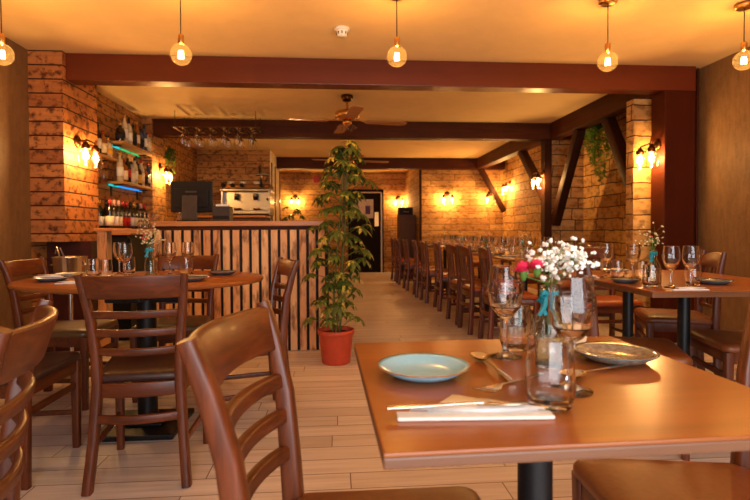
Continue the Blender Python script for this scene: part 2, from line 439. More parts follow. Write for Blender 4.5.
# beams, column, posts, braces
sbox('beam_main', 'maroon_beam', -2.215, 3.235, 4.3, 4.455, 2.28, 2.499, bev=.006)
sbox('column_right', 'maroon_post', 2.946, 3.23, 4.305, 4.5, 0, 2.279, bev=.006)
sbox('beam_middle', 'dark_beam', -2.36, 3.44, 6.7, 6.88, 2.28, 2.499, bev=.006)
sbox('beam_rear', 'dark_beam', -1.18, 3.44, 10.02, 10.19, 2.28, 2.499, bev=.006)
sbox('beam_side_front', 'dark_beam_long', 2.93, 3.09, 4.46, 6.695, 2.28, 2.499, bev=.006)
sbox('beam_side_rear', 'dark_beam_long', 2.85, 3.01, 6.885, 10.015, 2.28, 2.499, bev=.006)
sbox('post_middle', 'dark_post', 2.868, 2.972, 6.73, 6.86, 0, 2.279, bev=.005)
sbox('trim_1', 'dark_post', 1.69, 1.735, 10.15, 10.195, 0, 2.28)
def brace(name, a, b, w=.11, d=.12, side=(1, 0, 0)):
    structure(MB().sweep([a, b], (w, d), side, rr=.08).build(name, 'dark_post'))
brace('brace_one', (3.02, 6.03, 2.285), (3.02, 6.73, 1.12))
brace('brace_two', (3.07, 5.47, 2.285), (2.93, 4.73, 1.42))
brace('brace_three', (2.92, 10.02, 2.30), (3.43, 10.06, 1.42), .09, .10, (0, 1, 0))
brace('brace_four', (2.93, 7.75, 2.285), (2.93, 6.87, 1.5))
structure(MB().tube([(3.262, 4.36, 0), (3.262, 4.36, 2.499)], .014).build('trim_2', 'maroon_post'))
structure(MB().tube([(3.296, 4.36, 0), (3.296, 4.36, 2.499)], .011).build('trim_3', 'maroon_post'))
# shop front behind the camera: wall with three tall windows
ops = [(-.9, 2.0)]
m = MB(); xs = [-2.6]
for a, b in ops: xs += [a, b]
xs.append(3.56)
for i in range(0, len(xs), 2): m.box(xs[i], xs[i+1], -1.6, -1.5, 0, 2.5)
for a, b in ops:
    m.box(a, b, -1.6, -1.5, 0, .25); m.box(a, b, -1.6, -1.5, 2.3, 2.5)
structure(m.build('wall_front', 'wallpaper'))
for i, (a, b) in enumerate(ops):
    m = MB()
    for x in (a+.025, b-.025): m.box(x-.025, x+.025, -1.58, -1.52, .25, 2.3)
    m.box(a, b, -1.58, -1.52, .25, .3); m.box(a, b, -1.58, -1.52, 2.25, 2.3)
    structure(m.build('window_%d' % (i+1), 'dark_post'))
# rear door in the back wall
d = bpy.data.objects.new('door_1', None); C.objects.link(d); d.location = (.73, 12.5, 0); structure(d)
box('door_leaf', 'door_black', -.38, .36, -.05, -.002, 0, 1.98, d, .004)
m = MB(); m.box(.37, .43, -.09, -.002, 0, 2.06); m.box(-.45, -.39, -.09, -.002, 0, 2.06); m.box(-.45, .43, -.09, -.002, 1.99, 2.06)
m.build('door_frame', 'door_black', d)
m = MB(); m.box(.362, .395, -.10, -.052, 0, 2.0); m.box(-.38, .395, -.10, -.052, 1.975, 2.0)
m.build('door_strip', 'white_enamel', d)
w = box('door_pane', 'notice_paper', -.34, .18, -.062, -.051, 1.35, 1.82, d)
box('notice_mark', 'notice_print', -.02, .10, -.066, -.0625, 1.45, 1.66, w)
box('push_plate', 'copper', .21, .31, -.062, -.051, 1.15, 1.5, d)

# ------------------------------------------------------------------ chairs
def rr_outline(wf, wr, y0, y1, r=.04, seg=5):
    pts = []
    for (x, y, a0) in ((wf/2-r, y1-r, 0), (-wf/2+r, y1-r, PI/2), (-wr/2+r, y0+r, PI), (wr/2-r, y0+r, 3*PI/2)):
        for q in range(seg):
            a = a0+PI/2*q/(seg-1); pts.append((x+r*math.cos(a), y+r*math.sin(a)))
    # straight sides get in-between points so the dome stays even
    return pts
POST = [(.187, -.232, 0), (.171, -.205, .2), (.157, -.19, .42), (.159, -.198, .54), (.171, -.213, .68), (.184, -.239, .79), (.195, -.266, .872)]
POST_UP = [(.187, -.215, 0), (.181, -.2, .2), (.177, -.19, .42), (.179, -.192, .54), (.185, -.2, .68), (.192, -.212, .79), (.197, -.228, .885)]
POST_RAKE = POST
def post_at(z):
    for a, b in zip(POST, POST[1:]):
        if a[2] <= z <= b[2]:
            t = (z-a[2])/(b[2]-a[2]); return tuple(a[i]+(b[i]-a[i])*t for i in range(3))
    return POST[-1]
def crail(z0, z1, th, sag, arch=0, inset=.004):
    """curved cross rail between the two rear posts"""
    m = MB(); x, y, _ = post_at((z0+z1)/2); tilt = (post_at(z1)[1]-post_at(z0)[1])
    zc = (z0+z1)/2; pts = []; sz = []
    for i in range(13):
        u = -1+2*i/12; pts.append((u*(x-inset), y-sag*(1-u*u), zc+arch*(1-u*u)*.5)); sz.append((th, (z1-z0)+arch*(1-u*u)))
    m.sweep(pts, sz, (0, 1, tilt/(z1-z0)*-1 if False else 0), rr=.3)
    # lean the rail with the posts
    k = tilt/(z1-z0)
    for v in m.bm.verts: v.co.y += (v.co.z-zc)*k
    return m
def chair(name, kind, wmat, rmat, seatmat, label):
    global POST
    POST = POST_RAKE if kind == 'ladder' else POST_UP
    t = thing(name, label, 'chair')
    MB().slab(rr_outline(.44, .35 if kind == 'ladder' else .385, -.195, .215), [(.424, .006), (.428, 0), (.446, 0), (.457, .008), (.464, .03), (.468, .08), (.469, .14)]).build('seat', seatmat, t)
    m = MB()
    m.sweep([(-.15, -.19, .396), (-.09, -.205, .396), (0, -.21, .396), (.09, -.205, .396), (.15, -.19, .396)], (.02, .058), (0, 1, 0), rr=.15)
    m.sweep([(-.19, .19, .396), (.19, .19, .396)], (.02, .058), (0, 1, 0), rr=.15)
    for s in (-1, 1): m.sweep([(s*.156, -.18, .396), (s*.2, .18, .396)], (.02, .058), (1, 0, 0), rr=.15)
    m.build('seat_frame', rmat, t)
    for s in (-1, 1):
        MB().sweep([(s*x, y, z) for x, y, z in POST], [(.036, .05), (.037, .046), (.04, .046), (.038, .044), (.035, .04), (.032, .034), (.028, .028)], (1, 0, 0), rr=.28).build('back_post', wmat, t)
        MB().sweep([(s*.196, .186, 0), (s*.197, .187, .24), (s*.198, .188, .424)], [(.03, .03), (.036, .036), (.042, .042)], (1, 0, 0), rr=.2).build('leg', wmat, t)
        MB().sweep([(s*.174, -.2, .17), (s*.197, .187, .17)], (.016, .026), (1, 0, 0), rr=.3).build('stretcher', rmat, t)
    MB().sweep([(u*.165, -.205-.03*(1-u*u), .285) for u in (-1, -.6, -.3, 0, .3, .6, 1)], (.02, .036), (0, 1, 0), rr=.3).build('stretcher', rmat, t)
    MB().sweep([(-.197, .187, .3), (.197, .187, .3)], (.018, .03), (0, 1, 0), rr=.3).build('stretcher', rmat, t)
    if kind == 'ladder':
        crail(.770, .864, .022, .042).build('top_rail', rmat, t)
        for z in (.706, .632, .555): crail(z-.0155, z+.0155, .02, .04).build('slat', rmat, t)
    else:
        crail(.775, .85, .024, .03, .03).build('top_rail', rmat, t)
        crail(.505, .535, .02, .02).build('lower_rail', rmat, t)
        for u in (-.72, -.36, 0, .36, .72):
            p0, p1 = post_at(.52), post_at(.80)
            MB().sweep([(u*p0[0], p0[1]-.02*(1-u*u), .525), (u*p0[0]*1.03, post_at(.66)[1]-.025*(1-u*u), .66), (u*p1[0], p1[1]-.03*(1-u*u), .80)], [(.036, .012), (.04, .012), (.046, .012)], (1, 0, 0), rr=.3).build('slat', wmat, t)
    return t
lad = chair('dining_chair', 'ladder', 'chair_wood', 'chair_rail', 'seat_dark', '')
lad2 = chair('dining_chair', 'ladder', 'chair_wood', 'chair_rail', 'seat_brown', '')
lad3 = chair('dining_chair', 'ladder', 'chair_wood', 'chair_rail', 'seat_olive_lit', '')
slt = chair('dining_chair', 'slat', 'row_wood', 'row_rail', 'seat_tan', '')
slt2 = chair('dining_chair', 'slat', 'chair_wood', 'chair_rail', 'seat_brown', '')
index_children()
place(lad, (-.82, 2.275, 0), 5, 'ladder-back chair with dark leather seat, its back to the camera at the round table')
place(lad, (-1.44, 2.29, 0), -90, 'dark leather seat and legs of a chair just left of the back-turned chair')
place(lad, (-.862, .947, 0), 110, 'close, cut-off ladder-back chair at the left edge of the picture')
place(lad2, (.07, .905, 0), -98, 'large close ladder-back chair pulled up beside the near table with the blue plate')
place(lad2, (.785, .985, 0), 88, 'chair tucked under the near table showing a brown seat at the bottom right corner')
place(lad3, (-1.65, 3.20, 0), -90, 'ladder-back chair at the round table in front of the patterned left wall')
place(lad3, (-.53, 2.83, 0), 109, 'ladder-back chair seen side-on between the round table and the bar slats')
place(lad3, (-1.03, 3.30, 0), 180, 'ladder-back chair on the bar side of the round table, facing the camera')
place(slt2, (1.455, 2.36, 0), -113, 'tall-backed chair seen edge-on at the near side of the right-hand table')
place(slt2, (2.15, 2.46, 0), 76, 'brown-seated chair cut off by the right edge of the picture')
place(slt2, (2.28, 3.22, 0), 68, 'vertical-slat chair standing in front of the patterned right wall')
place(slt, (2.22, 4.0, 0), 180, 'slat-back chair in front of the white radiator, facing the camera')
rows = [(4.46, 1.56), (5.03, 1.515), (5.56, 1.51), (6.46, 1.52), (7.2, 1.47), (7.8, 1.44), (8.7, 1.41), (9.65, 1.395), (10.35, 1.38)]
ordn = ['first', 'second', 'third', 'fourth', 'fifth', 'sixth', 'seventh', 'eighth', 'ninth', 'tenth']
for i, (y, x) in enumerate(rows):
    place(slt, (x, y, 0), -90+[-4, 2, 3, -2, 2, -3, 2, 0, 4][i], '%s slat-back chair from the camera in the aisle row' % ordn[i], 'chairs along the aisle')
for i, (y, x) in enumerate([(5.35, 2.50), (6.2, 2.50), (7.85, 2.52), (9.1, 2.50)]):
    place(slt, (x, y, 0), 90+[3, -3, 2, -4][i], '%s slat-back chair from the camera on the brick-wall side of the long tables' % ordn[i], 'chairs on the wall side of the long tables')

# ------------------------------------------------------------------ tables
def pedestal(t, x, y, top, r=.032, base=.2, square=True):
    b = MB()
    if square: b.box(x-base, x+base, y-base, y+base, .002, .022, .006); b.box(x-base*.55, x+base*.55, y-base*.55, y+base*.55, .022, .034, .005)
    else: b.lathe([(0, .002), (base, .002), (base, .012), (base*.8, .022), (.05, .034), (0, .034)], 28, (x, y, 0))
    b.build('base', 'black_metal', t)
    MB().lathe([(r, .03), (r, top-.02)], 24, (x, y, 0)).build('column', 'black_metal', t)
    MB().box(x-.16, x+.16, y-.03, y+.03, top-.03, top, .003).box(x-.03, x+.03, y-.16, y+.16, top-.03, top, .003).build('bracket', 'black_metal', t)
def rect_table(label, x0, x1, y0, y1, rz, peds, group=None, top='table_wood', edge='table_edge', th=.028, base=.17, square=True):
    cx, cy = (x0+x1)/2, (y0+y1)/2
    t = thing('dining_table', label, 'table', (cx, cy, 0), rz, group)
    a, b = (x1-x0)/2, (y1-y0)/2
    MB().box(-a, a, -b, b, .76-.006, .76, .0025).build('table_top', top, t)
    MB().box(-a, a, -b, b, .76-th, .7542, .003).build('edge_band', edge, t)
    for px, py in peds: pedestal(t, px-cx, py-cy, .76-th, base=base, square=square)
    return t
rect_table('near polished brown table with pale blue plate and flower bottle', .047, .70, .606, 1.212, 1.4, [(.370, .91)], base=.13, square=False, th=.021)
rect_table('brown square-edged table on two black columns in front of the patterned right wall', 1.39, 2.29, 2.06, 3.2, -2, [(1.93, 2.65), (1.84, 3.06)], base=.055, square=False)
ys = [(4.56, 5.86), (5.875, 7.175), (7.19, 8.49), (8.505, 9.805)]
for i, (a, b) in enumerate(ys):
    rect_table('%s table from the camera in the long run laid beside the brick wall' % ordn[i], 1.66, 2.36, a, b, 0, [(2.0, (a+b)/2)], 'tables in the long run', 'long_table_wood', 'long_table_wood')
t = thing('round_table', 'round brown dining table on a square black base near the bar', 'table', (-1.07, 2.74, 0))
MB().lathe([(0, .775), (.64, .775), (.648, .771), (.65, .763), (.648, .756), (.642, .751), (0, .750)], 64, M=Matrix.Translation((0, .13, 0)) @ Matrix.Diagonal((1, .80, 1, 1))).build('table_top', 'table_wood', t)
m = MB(); m.box(-.14, .255, -.22, .16, .002, .03, .008); m.box(-.04, .16, -.11, .09, .03, .045, .006); m.build('base', 'black_metal', t)
MB().lathe([(.05, .04), (.05, .72)], 28, (.06, -.01, 0)).build('column', 'black_metal', t)
MB().box(-.14, .26, -.05, .03, .66, .749, .01).box(.02, .10, -.2, .18, .68, .749, .01).build('bracket', 'black_metal', t)

# ------------------------------------------------------------------ tableware
def wine_profile(h=.193, r=.038, k=1.0):
    b = h*.45
    return [(0, .002), (.033, .0), (.034, .002), (.02, .006), (.007, .012), (.0042, .022), (.004, b-.016), (.007, b-.005), (.018, b+.003), (.031, b+.02), (r, b+.05), (r+.0005, b+.066), (r*.96, h-.03), (r*.86, h), (r*.83, h),
            (r*.93, h-.03), (r-.0012, b+.066), (r-.0016, b+.05), (.029, b+.022), (.016, b+.008), (0, b+.003)]
def tumbler_profile(h=.105, r=.035):
    return [(0, 0), (r*.72, 0), (r*.86, .004), (r*.98, .02), (r, .045), (r*.97, h*.7), (r*.9, h), (r*.86, h), (r*.93, h*.7), (r*.955, .045), (r*.9, .02), (r*.7, .012), (0, .011)]
def dense(prof, step=.012, sup=.0007):
    out = [prof[0]]
    for (r0, z0), (r1, z1) in zip(prof, prof[1:]):
        d = math.hypot(r1-r0, z1-z0)
        ts = []
        if d > .004:
            k = max(1, int(d/step)); ts = sorted(set([sup/d, 1-sup/d]+[i/k for i in range(1, k)]))
        out += [(r0+(r1-r0)*t, z0+(z1-z0)*t) for t in ts]+[(r1, z1)]
    return out
def one(name, label, cat, prof, mat, n=28):
    o = MB().lathe(dense(prof), n).build(name, mat); tag(o, label, cat); return o
wine = one('wine_glass', '', 'wine glass', wine_profile(), 'clear_glass', 32)
tumb = one('tumbler', '', 'glass', tumbler_profile(), 'clear_glass', 28)
wine_lo = one('wine_glass', '', 'wine glass', wine_profile(.2, .038), 'clear_glass', 14)
tumb_lo = one('tumbler', '', 'glass', tumbler_profile(), 'clear_glass', 14)
T = .7605
TR = .7757
place(wine, (.358, 1.04, T), 0, 'wine glass standing beside the spoon, closest to the pale blue plate')
place(wine, (.390, .805, T), 20, 'wine glass with its rim just under the white flowers on the near table')
big = one('tumbler', 'large stemless tumbler in front of the flower bottle on the near table', 'glass', tumbler_profile(.106, .037), 'clear_glass', 32)
big.location = (.322, .735, T)
place(tumb, (.40, 1.095, T), 0, 'tumbler behind the flower bottle, next to the wine glass by the blue plate')
def plate(label, r, loc, mat, rim='rim_brown', group=None):
    t = thing('plate', label, 'plate', loc, 0, group)
    MB().lathe([(0, .006), (r*.55, .006), (r*.66, .009), (r*.9, .017), (r*.975, .0205), (r*.975, .018), (r*.72, .004), (r*.62, .001), (r*.6, 0), (0, .002)], 48).build('dish', mat, t)
    MB().lathe([(r*.974, .0208), (r, .0205), (r*1.0, .0185), (r*.974, .0178)], 48).build('rim', rim, t)
    return t
plate('pale blue plate with brown rim on the near table', .086, (.16, .922, T), 'blue_glaze')
plate('grey-brown speckled plate beside the wine glasses on the near table', .082, (.572, .99, T), 'speckled_glaze', 'slate_glaze')
plate('grey plate at the wall-side edge of the round table, holding a napkin', .085, (-1.50, 2.75, TR), 'slate_glaze', 'pale_glaze')
plate('pale plate behind the napkin plate, in front of the ice bucket', .082, (-1.54, 3.02, TR), 'pale_glaze', 'slate_glaze')
plate('slate-blue plate at the far edge of the round table in front of the bar slats', .085, (-.68, 3.03, TR), 'slate_glaze')
plate('slate-blue plate half hidden behind the back-turned chair at the round table', .085, (-.76, 2.66, TR), 'slate_glaze')
plate('dark plate beside the flower bottle on the right-hand table', .072, (1.464, 2.44, T), 'slate_glaze', 'slate_glaze')
plate('dark plate with empty table around it on the right-hand table', .085, (1.86, 2.34, T), 'slate_glaze', 'slate_glaze')
plate('pale plate at the far end of the right-hand table', .085, (1.75, 3.03, T), 'pale_glaze', 'slate_glaze')
def napkin(label, loc, rz, w=.225, d=.075):
    t = thing('napkin', label, 'napkin', loc, rz)
    MB().box(-w/2, w/2, -d/2, -d*.14, 0, .005, .002).build('folded_edge', 'linen', t)
    m = MB()
    o = [(-w*.30, -d*.24), (w*.42, -d*.26), (-w*.05, d*.62), (-w*.09, d*.64)]
    m.slab(o, [(.0052, 0), (.0095, .001)]); m.build('triangle_fold', 'linen', t)
    m = MB(); m.slab([(-w*.42, -d*.30), (w*.46, -d*.32), (w*.40, -d*.20), (w*.10, d*.28), (w*.0, d*.30)], [(.0098, 0), (.0125, .002)]); m.build('top_fold', 'linen', t)
    return t
napkin('white folded napkin under cutlery at the front edge of the near table', (.198, .728, T), -3)
napkin('white folded napkin behind the wine glass beside the speckled plate', (.555, 1.145, T), 60, .16, .06)
napkin('white napkin under the glasses at the front of the right-hand table', (1.56, 2.115, T), -4, .16, .055)
napkin('white napkin at the aisle-side edge of the right-hand table, near the far glasses', (1.45, 2.76, T), 80, .16, .05)
napkin('small white napkin on the round table close to the back-turned chair', (-1.33, 2.60, TR), 10, .12, .06)
napkin('white napkin lying on the bar side of the round table', (-.80, 2.86, TR), 25, .16, .06)
napkin('white napkin lying on the grey plate at the wall-side edge of the round table', (-1.50, 2.745, .7975), 0, .14, .06)
def bezier(p0, p1, arc, n=7):
    return [tuple(p0[i]+(p1[i]-p0[i])*k/(n-1) + (arc*math.sin(PI*k/(n-1)) if i == 2 else 0) for i in range(3)) for k in range(n)]
def cutlery(kind, label, loc, rz, lift=0):
    t = thing(kind, label, kind, loc, rz)                                     # lies along +x, business end at +x
    h = MB().sweep([(-.1, 0, .003), (-.06, 0, .004), (0, 0, .006), (.04, 0, .007)], [(.013, .003), (.011, .003), (.006, .003), (.005, .003)], (0, 1, 0), rr=.4)
    h.build('handle', 'cutlery_steel', t)
    if kind == 'spoon':
        m = MB(); n = 16
        rings = []
        for f, z in ((1, .009), (.75, .005), (.4, .002), (0.001, .001)):
            rings.append([m.bm.verts.new((.066+.03*f*math.cos(2*PI*i/n), .0195*f*math.sin(2*PI*i/n)*(1+.15*math.cos(2*PI*i/n)), z)) for i in range(n)])
        for f, z in ((.4, .0005), (.75, .0035), (1, .0085)):
            rings.append([m.bm.verts.new((.066+.03*f*math.cos(2*PI*i/n), .0195*f*math.sin(2*PI*i/n)*(1+.15*math.cos(2*PI*i/n)), z)) for i in range(n)])
        for a, b in zip(rings, rings[1:]):
            for i in range(n): m.face([a[i], a[(i+1) % n], b[(i+1) % n], b[i]])
        m.build('bowl', 'cutlery_steel', t)
    elif kind == 'fork':
        m = MB()
        m.sweep([(.036, 0, .007), (.05, 0, .005), (.062, 0, .004)], [(.006, .003), (.02, .003), (.022, .003)], (0, 1, 0), rr=.4)
        for k in range(4): m.sweep([(.052, -.0108+.0072*k, .004), (.08, -.0108+.0072*k, .004), (.104, -.0108+.0072*k, .009)], [(.003, .0025), (.003, .0025), (.0022, .002)], (0, 1, 0), rr=.4, seg=2)
        m.build('tines', 'cutlery_steel', t)
    else:
        m = MB(); m.slab([(.03, -.007), (.09, -.0095), (.105, -.006), (.108, .003), (.03, .005)], [(.005, 0), (.0065, .001)]); m.build('blade', 'cutlery_steel', t)
    return t
cutlery('fork', 'fork with its tines on the napkin at the front of the near table', (.292, .815, T+.009), 221).rotation_euler[1] = math.radians(-4.2)
cutlery('spoon', 'spoon with its bowl beside the wine glass on the near table', (.300, .95, T+.001), 93)
cutlery('knife', 'knife lying along the white napkin at the front of the near table', (.17, .706, T+.0135), -1)
cutlery('spoon', 'spoon lying between the flower bottle and the speckled plate', (.485, .90, T+.001), 205)
cutlery('knife', 'knife lying on the napkin behind the speckled plate', (.555, 1.14, T+.0135), 60)

# flower bottle: clear bottle, ribbon and water; the flowers stand in it as a thing of their own
def flower_bottle(label, loc, k=1.0, rz=0):
    t = thing('flower_bottle', label, 'vase', loc, rz)
    MB().lathe(dense([(0, 0), (.030*k, 0), (.034*k, .004*k), (.0345*k, .075*k), (.031*k, .095*k), (.018*k, .122*k), (.0145*k, .135*k), (.0145*k, .16*k), (.017*k, .163*k), (.017*k, .17*k), (.0145*k, .172*k), (.0125*k, .17*k), (.0125*k, .135*k), (.016*k, .121*k), (.029*k, .094*k), (.0322*k, .074*k), (.032*k, .008*k), (0, .007*k)]), 32).build('glass_body', 'bottle_glass', t)
    MB().lathe([(0, .0085*k), (.0315*k, .0085*k), (.0315*k, .062*k), (0, .062*k)], 24).build('water', 'water', t)
    m = MB().lathe([(.0158*k, .146*k), (.0175*k, .147*k), (.0178*k, .154*k), (.0175*k, .160*k), (.0158*k, .161*k)], 24)
    for s in (-1, 1):
        m.sweep([(-.012*k, -.014*k, .152*k), (-.026*k, (-.02-.006*s)*k, (.15+.012*s)*k), (-.034*k, (-.018-.004*s)*k, (.146+.006*s)*k), (-.018*k, -.016*k, .15*k)], (.011*k, .0015*k), (0, 0, 1), rr=.4)
        m.sweep([(-.014*k, -.016*k, .15*k), (-.024*k, (-.02-.004*s)*k, .13*k), (-.026*k-.008*s*k, -.02*k, .112*k)], (.009*k, .0014*k), (1, 0, 0), rr=.4)
    m.build('ribbon', 'ribbon', t)
    return t
def bunch(label, loc, k, red, bloom, seed, n=90, lean=(0, 0), hh=(.20, .26), sg=.021):
    R = random.Random(seed)
    t = thing('flower_bunch', label, 'flowers', loc)
    st = MB(); bl = MB(); tips = []
    for i in range(9):
        a = R.uniform(0, 2*PI); r = R.uniform(.012, .05)*k; h = R.uniform(*hh)*k
        b = (.006*math.cos(a)*k, .006*math.sin(a)*k, .066*k)
        q = (.005*math.cos(a)*k, .005*math.sin(a)*k, .168*k)
        e = (r*math.cos(a)+lean[0]*k, r*math.sin(a)+lean[1]*k, h)
        st.tube([b, q, e], [.0011*k, .001*k, .0006*k], 5); tips.append(e)
    for i in range(n):
        e = R.choice(tips); dx = Vector((R.gauss(0, sg), R.gauss(0, sg), R.gauss(.004, sg*.8)))*k
        p = Vector(e)+dx; s = R.uniform(.0034, .0056)*k
        st.tube([e, tuple(Vector(e)+dx*.5-Vector((0, 0, .003*k))), tuple(p)], .0004*k, 3)
        for q in range(4):
            o = Vector((R.uniform(-1, 1), R.uniform(-1, 1), R.uniform(-.6, 1)))*s*.7
            bl.blob(p+o, s*.75, 1)
    st.build('stems', 'flower_green', t)
    o = bl.build('blossoms', bloom, t); o['kind'] = 'stuff'
    for (rx, ry, rz_, rs) in red:
        m = MB()
        for q in range(26):
            a = R.uniform(0, 2*PI); el = R.uniform(.15, 1.35); dd = Vector((math.cos(a)*math.cos(el), math.sin(a)*math.cos(el), math.sin(el)))
            m.leaf(Vector((rx, ry, rz_))*k-Vector((0, 0, rs*.6*k)), dd, (0, 0, 1), rs*1.25*k, rs*1.0*k, -.1)
        m.blob(Vector((rx, ry, rz_))*k+Vector((0, 0, .0*k)), rs*.62*k, 2)
        c = m.build('carnation', 'carnation', t, fix=False)
        g = MB().lathe([(.001*k, -rs*1.5*k), (.0045*k, -rs*1.35*k), (.0075*k, -rs*.9*k), (.009*k, -rs*.4*k)], 10, (rx*k*.96, ry*k*.96, rz_*k))
        g.tube([(0, 0, .066*k), (rx*.1*k, ry*.1*k, .172*k), (rx*k*.94, ry*k*.94, max(.182, rz_-rs*.9)*k)], .0016*k, 6)
        g.build('calyx', 'flower_green', c)
    return t
flower_bottle('clear glass bottle with turquoise ribbon holding flowers on the near table', (.415, .955, T), .94, 10)
bunch('white baby\'s breath with two red carnations on the near table', (.415, .955, T), .96, [(-.056, -.004, .205, .019), (-.034, -.022, .212, .018)], 'baby_breath', 3, 170, (.024, 0), (.20, .232), .016)
flower_bottle('clear glass bottle with turquoise ribbon holding flowers on the round table', (-1.07, 2.967, TR), 1.0, 30)
bunch('cream flowers with small red blooms on the round table', (-1.07, 2.967, TR), 1.0, [(-.03, -.03, .222, .011), (-.008, -.04, .212, .010), (-.028, -.02, .242, .009)], 'cream_bloom', 5, 80)
flower_bottle('clear glass bottle with turquoise ribbon holding flowers on the right-hand table', (1.545, 2.335, T), 1.0, 0)
bunch('pale pink-white sprig flowers with a red bud on the right-hand table', (1.545, 2.335, T), 1.0, [(-.02, -.01, .235, .009)], 'cream_bloom', 8, 46)

# glasses on the round table
for (x, y, s) in [(-1.33, 3.17, 'wine glass behind the tumblers on the ice-bucket side of the round table'), (-1.175, 2.875, 'wine glass in front of the other glasses on the round table, nearest the back-turned chair'),
                  (-1.15, 3.23, 'wine glass just beside the ribboned bottle, on its ice-bucket side, on the round table'),
                  (-.985, 3.03, 'wine glass just beside the ribboned bottle, on its bar-slat side, on the round table'), (-.90, 3.10, 'wine glass on the round table farthest toward the bar slats')]:
    place(wine, (x, y, TR), 0, s)
for (x, y, s) in [(-1.375, 2.94, 'tumbler on the round table nearest the napkin plate'), (-1.265, 2.84, 'tumbler on the round table second from the napkin plate'), (-1.245, 3.10, 'tumbler between the wine glasses on the ice-bucket side of the ribboned bottle'),
                  (-.875, 2.98, 'tumbler on the bar side of the ribboned bottle on the round table')]:
    place(tumb, (x, y, TR), 0, s)
for (x, y, s) in [(1.545, 2.205, 'wine glass beside the ribboned bottle at the front of the right-hand table'), (1.635, 2.195, 'front wine glass on the right-hand table, farther from the ribboned bottle'),
                  (1.52, 2.72, 'wine glass nearest the napkin in the far group on the right-hand table'), (1.615, 2.62, 'wine glass nearest the ribboned bottle in the far group on the right-hand table')]:
    place(wine, (x, y, T), 0, s)
for (x, y, s) in [(1.465, 2.235, 'tumbler at the front of the right-hand table next to the dark plate by the bottle'), (1.70, 2.27, 'tumbler at the front of the right-hand table, farther from the ribboned bottle'),
                  (1.515, 2.60, 'tumbler nearest the aisle edge in the far group on the right-hand table'), (1.60, 2.52, 'tumbler behind the ribboned bottle in the far group on the right-hand table')]:
    place(tumb, (x, y, T), 0, s)
# settings along the long tables
R = random.Random(4)
lbl = ['first', 'second', 'third', 'fourth']
smallplate = None
for i, (a, b) in enumerate(ys):
    for k in range(3):
        y0 = a+.25+k*.4
        for sx, x0 in ((1, 1.80), (-1, 2.22)):
            side = 'aisle side' if sx > 0 else 'wall side'
            for q in range(2):
                place(wine_lo, (x0+sx*(.03+.085*q)+R.uniform(-.01, .01), y0+.04+R.uniform(-.01, .01)+.03*q, T), 0, 'wine glass on the %s of the %s table in the long run' % (side, lbl[i]), 'wine glasses on the long tables')
            place(tumb_lo, (x0+sx*.06+R.uniform(-.01, .01), y0-.06, T), 0, 'tumbler on the %s of the %s table in the long run' % (side, lbl[i]), 'tumblers on the long tables')
            t = thing('plate', 'plate on the %s of the %s table in the long run' % (side, lbl[i]), 'plate', (x0-sx*.04, y0+.19, T), 0, 'plates on the long tables') if False else None
            m = MB().lathe([(0, .004), (.05, .004), (.075, .014), (.075, .012), (.05, 0), (0, 0)], 20)
            o = m.build('plate', 'slate_glaze' if (k+i) % 2 else 'pale_glaze', None, (x0-sx*.045, y0+.17, T)); tag(o, 'plate on the %s of the %s table in the long run' % (side, lbl[i]), 'plate', 'plates on the long tables')
    yv = (a+b)/2+.08
    flower_bottle('flower bottle on the %s table from the camera in the long run' % lbl[i], (2.01, yv, T), .9)
    bunch('small flowers with red blooms on the %s table in the long run' % lbl[i], (2.01, yv, T), .9, [(-.02, -.02, .21, .015), (.025, -.01, .235, .014)], 'cream_bloom', 20+i, 24)

# ice bucket on a floor stand behind the round table
t = thing('ice_bucket_stand', 'chrome floor stand carrying the ice bucket behind the round table', 'stand', (-1.90, 3.72, 0))
MB().lathe([(0, .002), (.15, .002), (.15, .012), (.03, .03), (0, .03)], 28).build('base', 'steel', t)
MB().lathe([(.014, .02), (.014, .6)], 16).build('pole', 'bright_steel', t)
MB().lathe([(0, .6), (.1, .6), (.105, .606), (.1, .612), (0, .612)], 28).build('holder', 'steel', t)
t = thing('ice_bucket', 'shiny steel ice bucket standing behind the round table', 'bucket', (-1.90, 3.72, .613))
MB().lathe([(0, 0), (.085, 0), (.092, .01), (.108, .235), (.112, .24), (.112, .246), (.106, .246), (.104, .235), (.088, .014), (0, .012)], 36).build('pail', 'bright_steel', t)
for s in (-1, 1): MB().tube([(s*.105, -.02, .19), (s*.13, -.015, .185), (s*.13, .015, .185), (s*.105, .02, .19)], .006).build('handle', 'bright_steel', t)
t = tag(MB().sweep([(-1.93, 3.70, .67), (-1.955, 3.69, .86), (-1.97, 3.685, .93), (-1.985, 3.69, .88)], (.018, .004), (0, 1, 0)).sweep([(-1.90, 3.70, .67), (-1.925, 3.69, .86), (-1.95, 3.685, .925)], (.018, .004), (0, 1, 0)).build('ice_tongs', 'steel'), 'steel ice tongs sticking up out of the ice bucket', 'tongs')

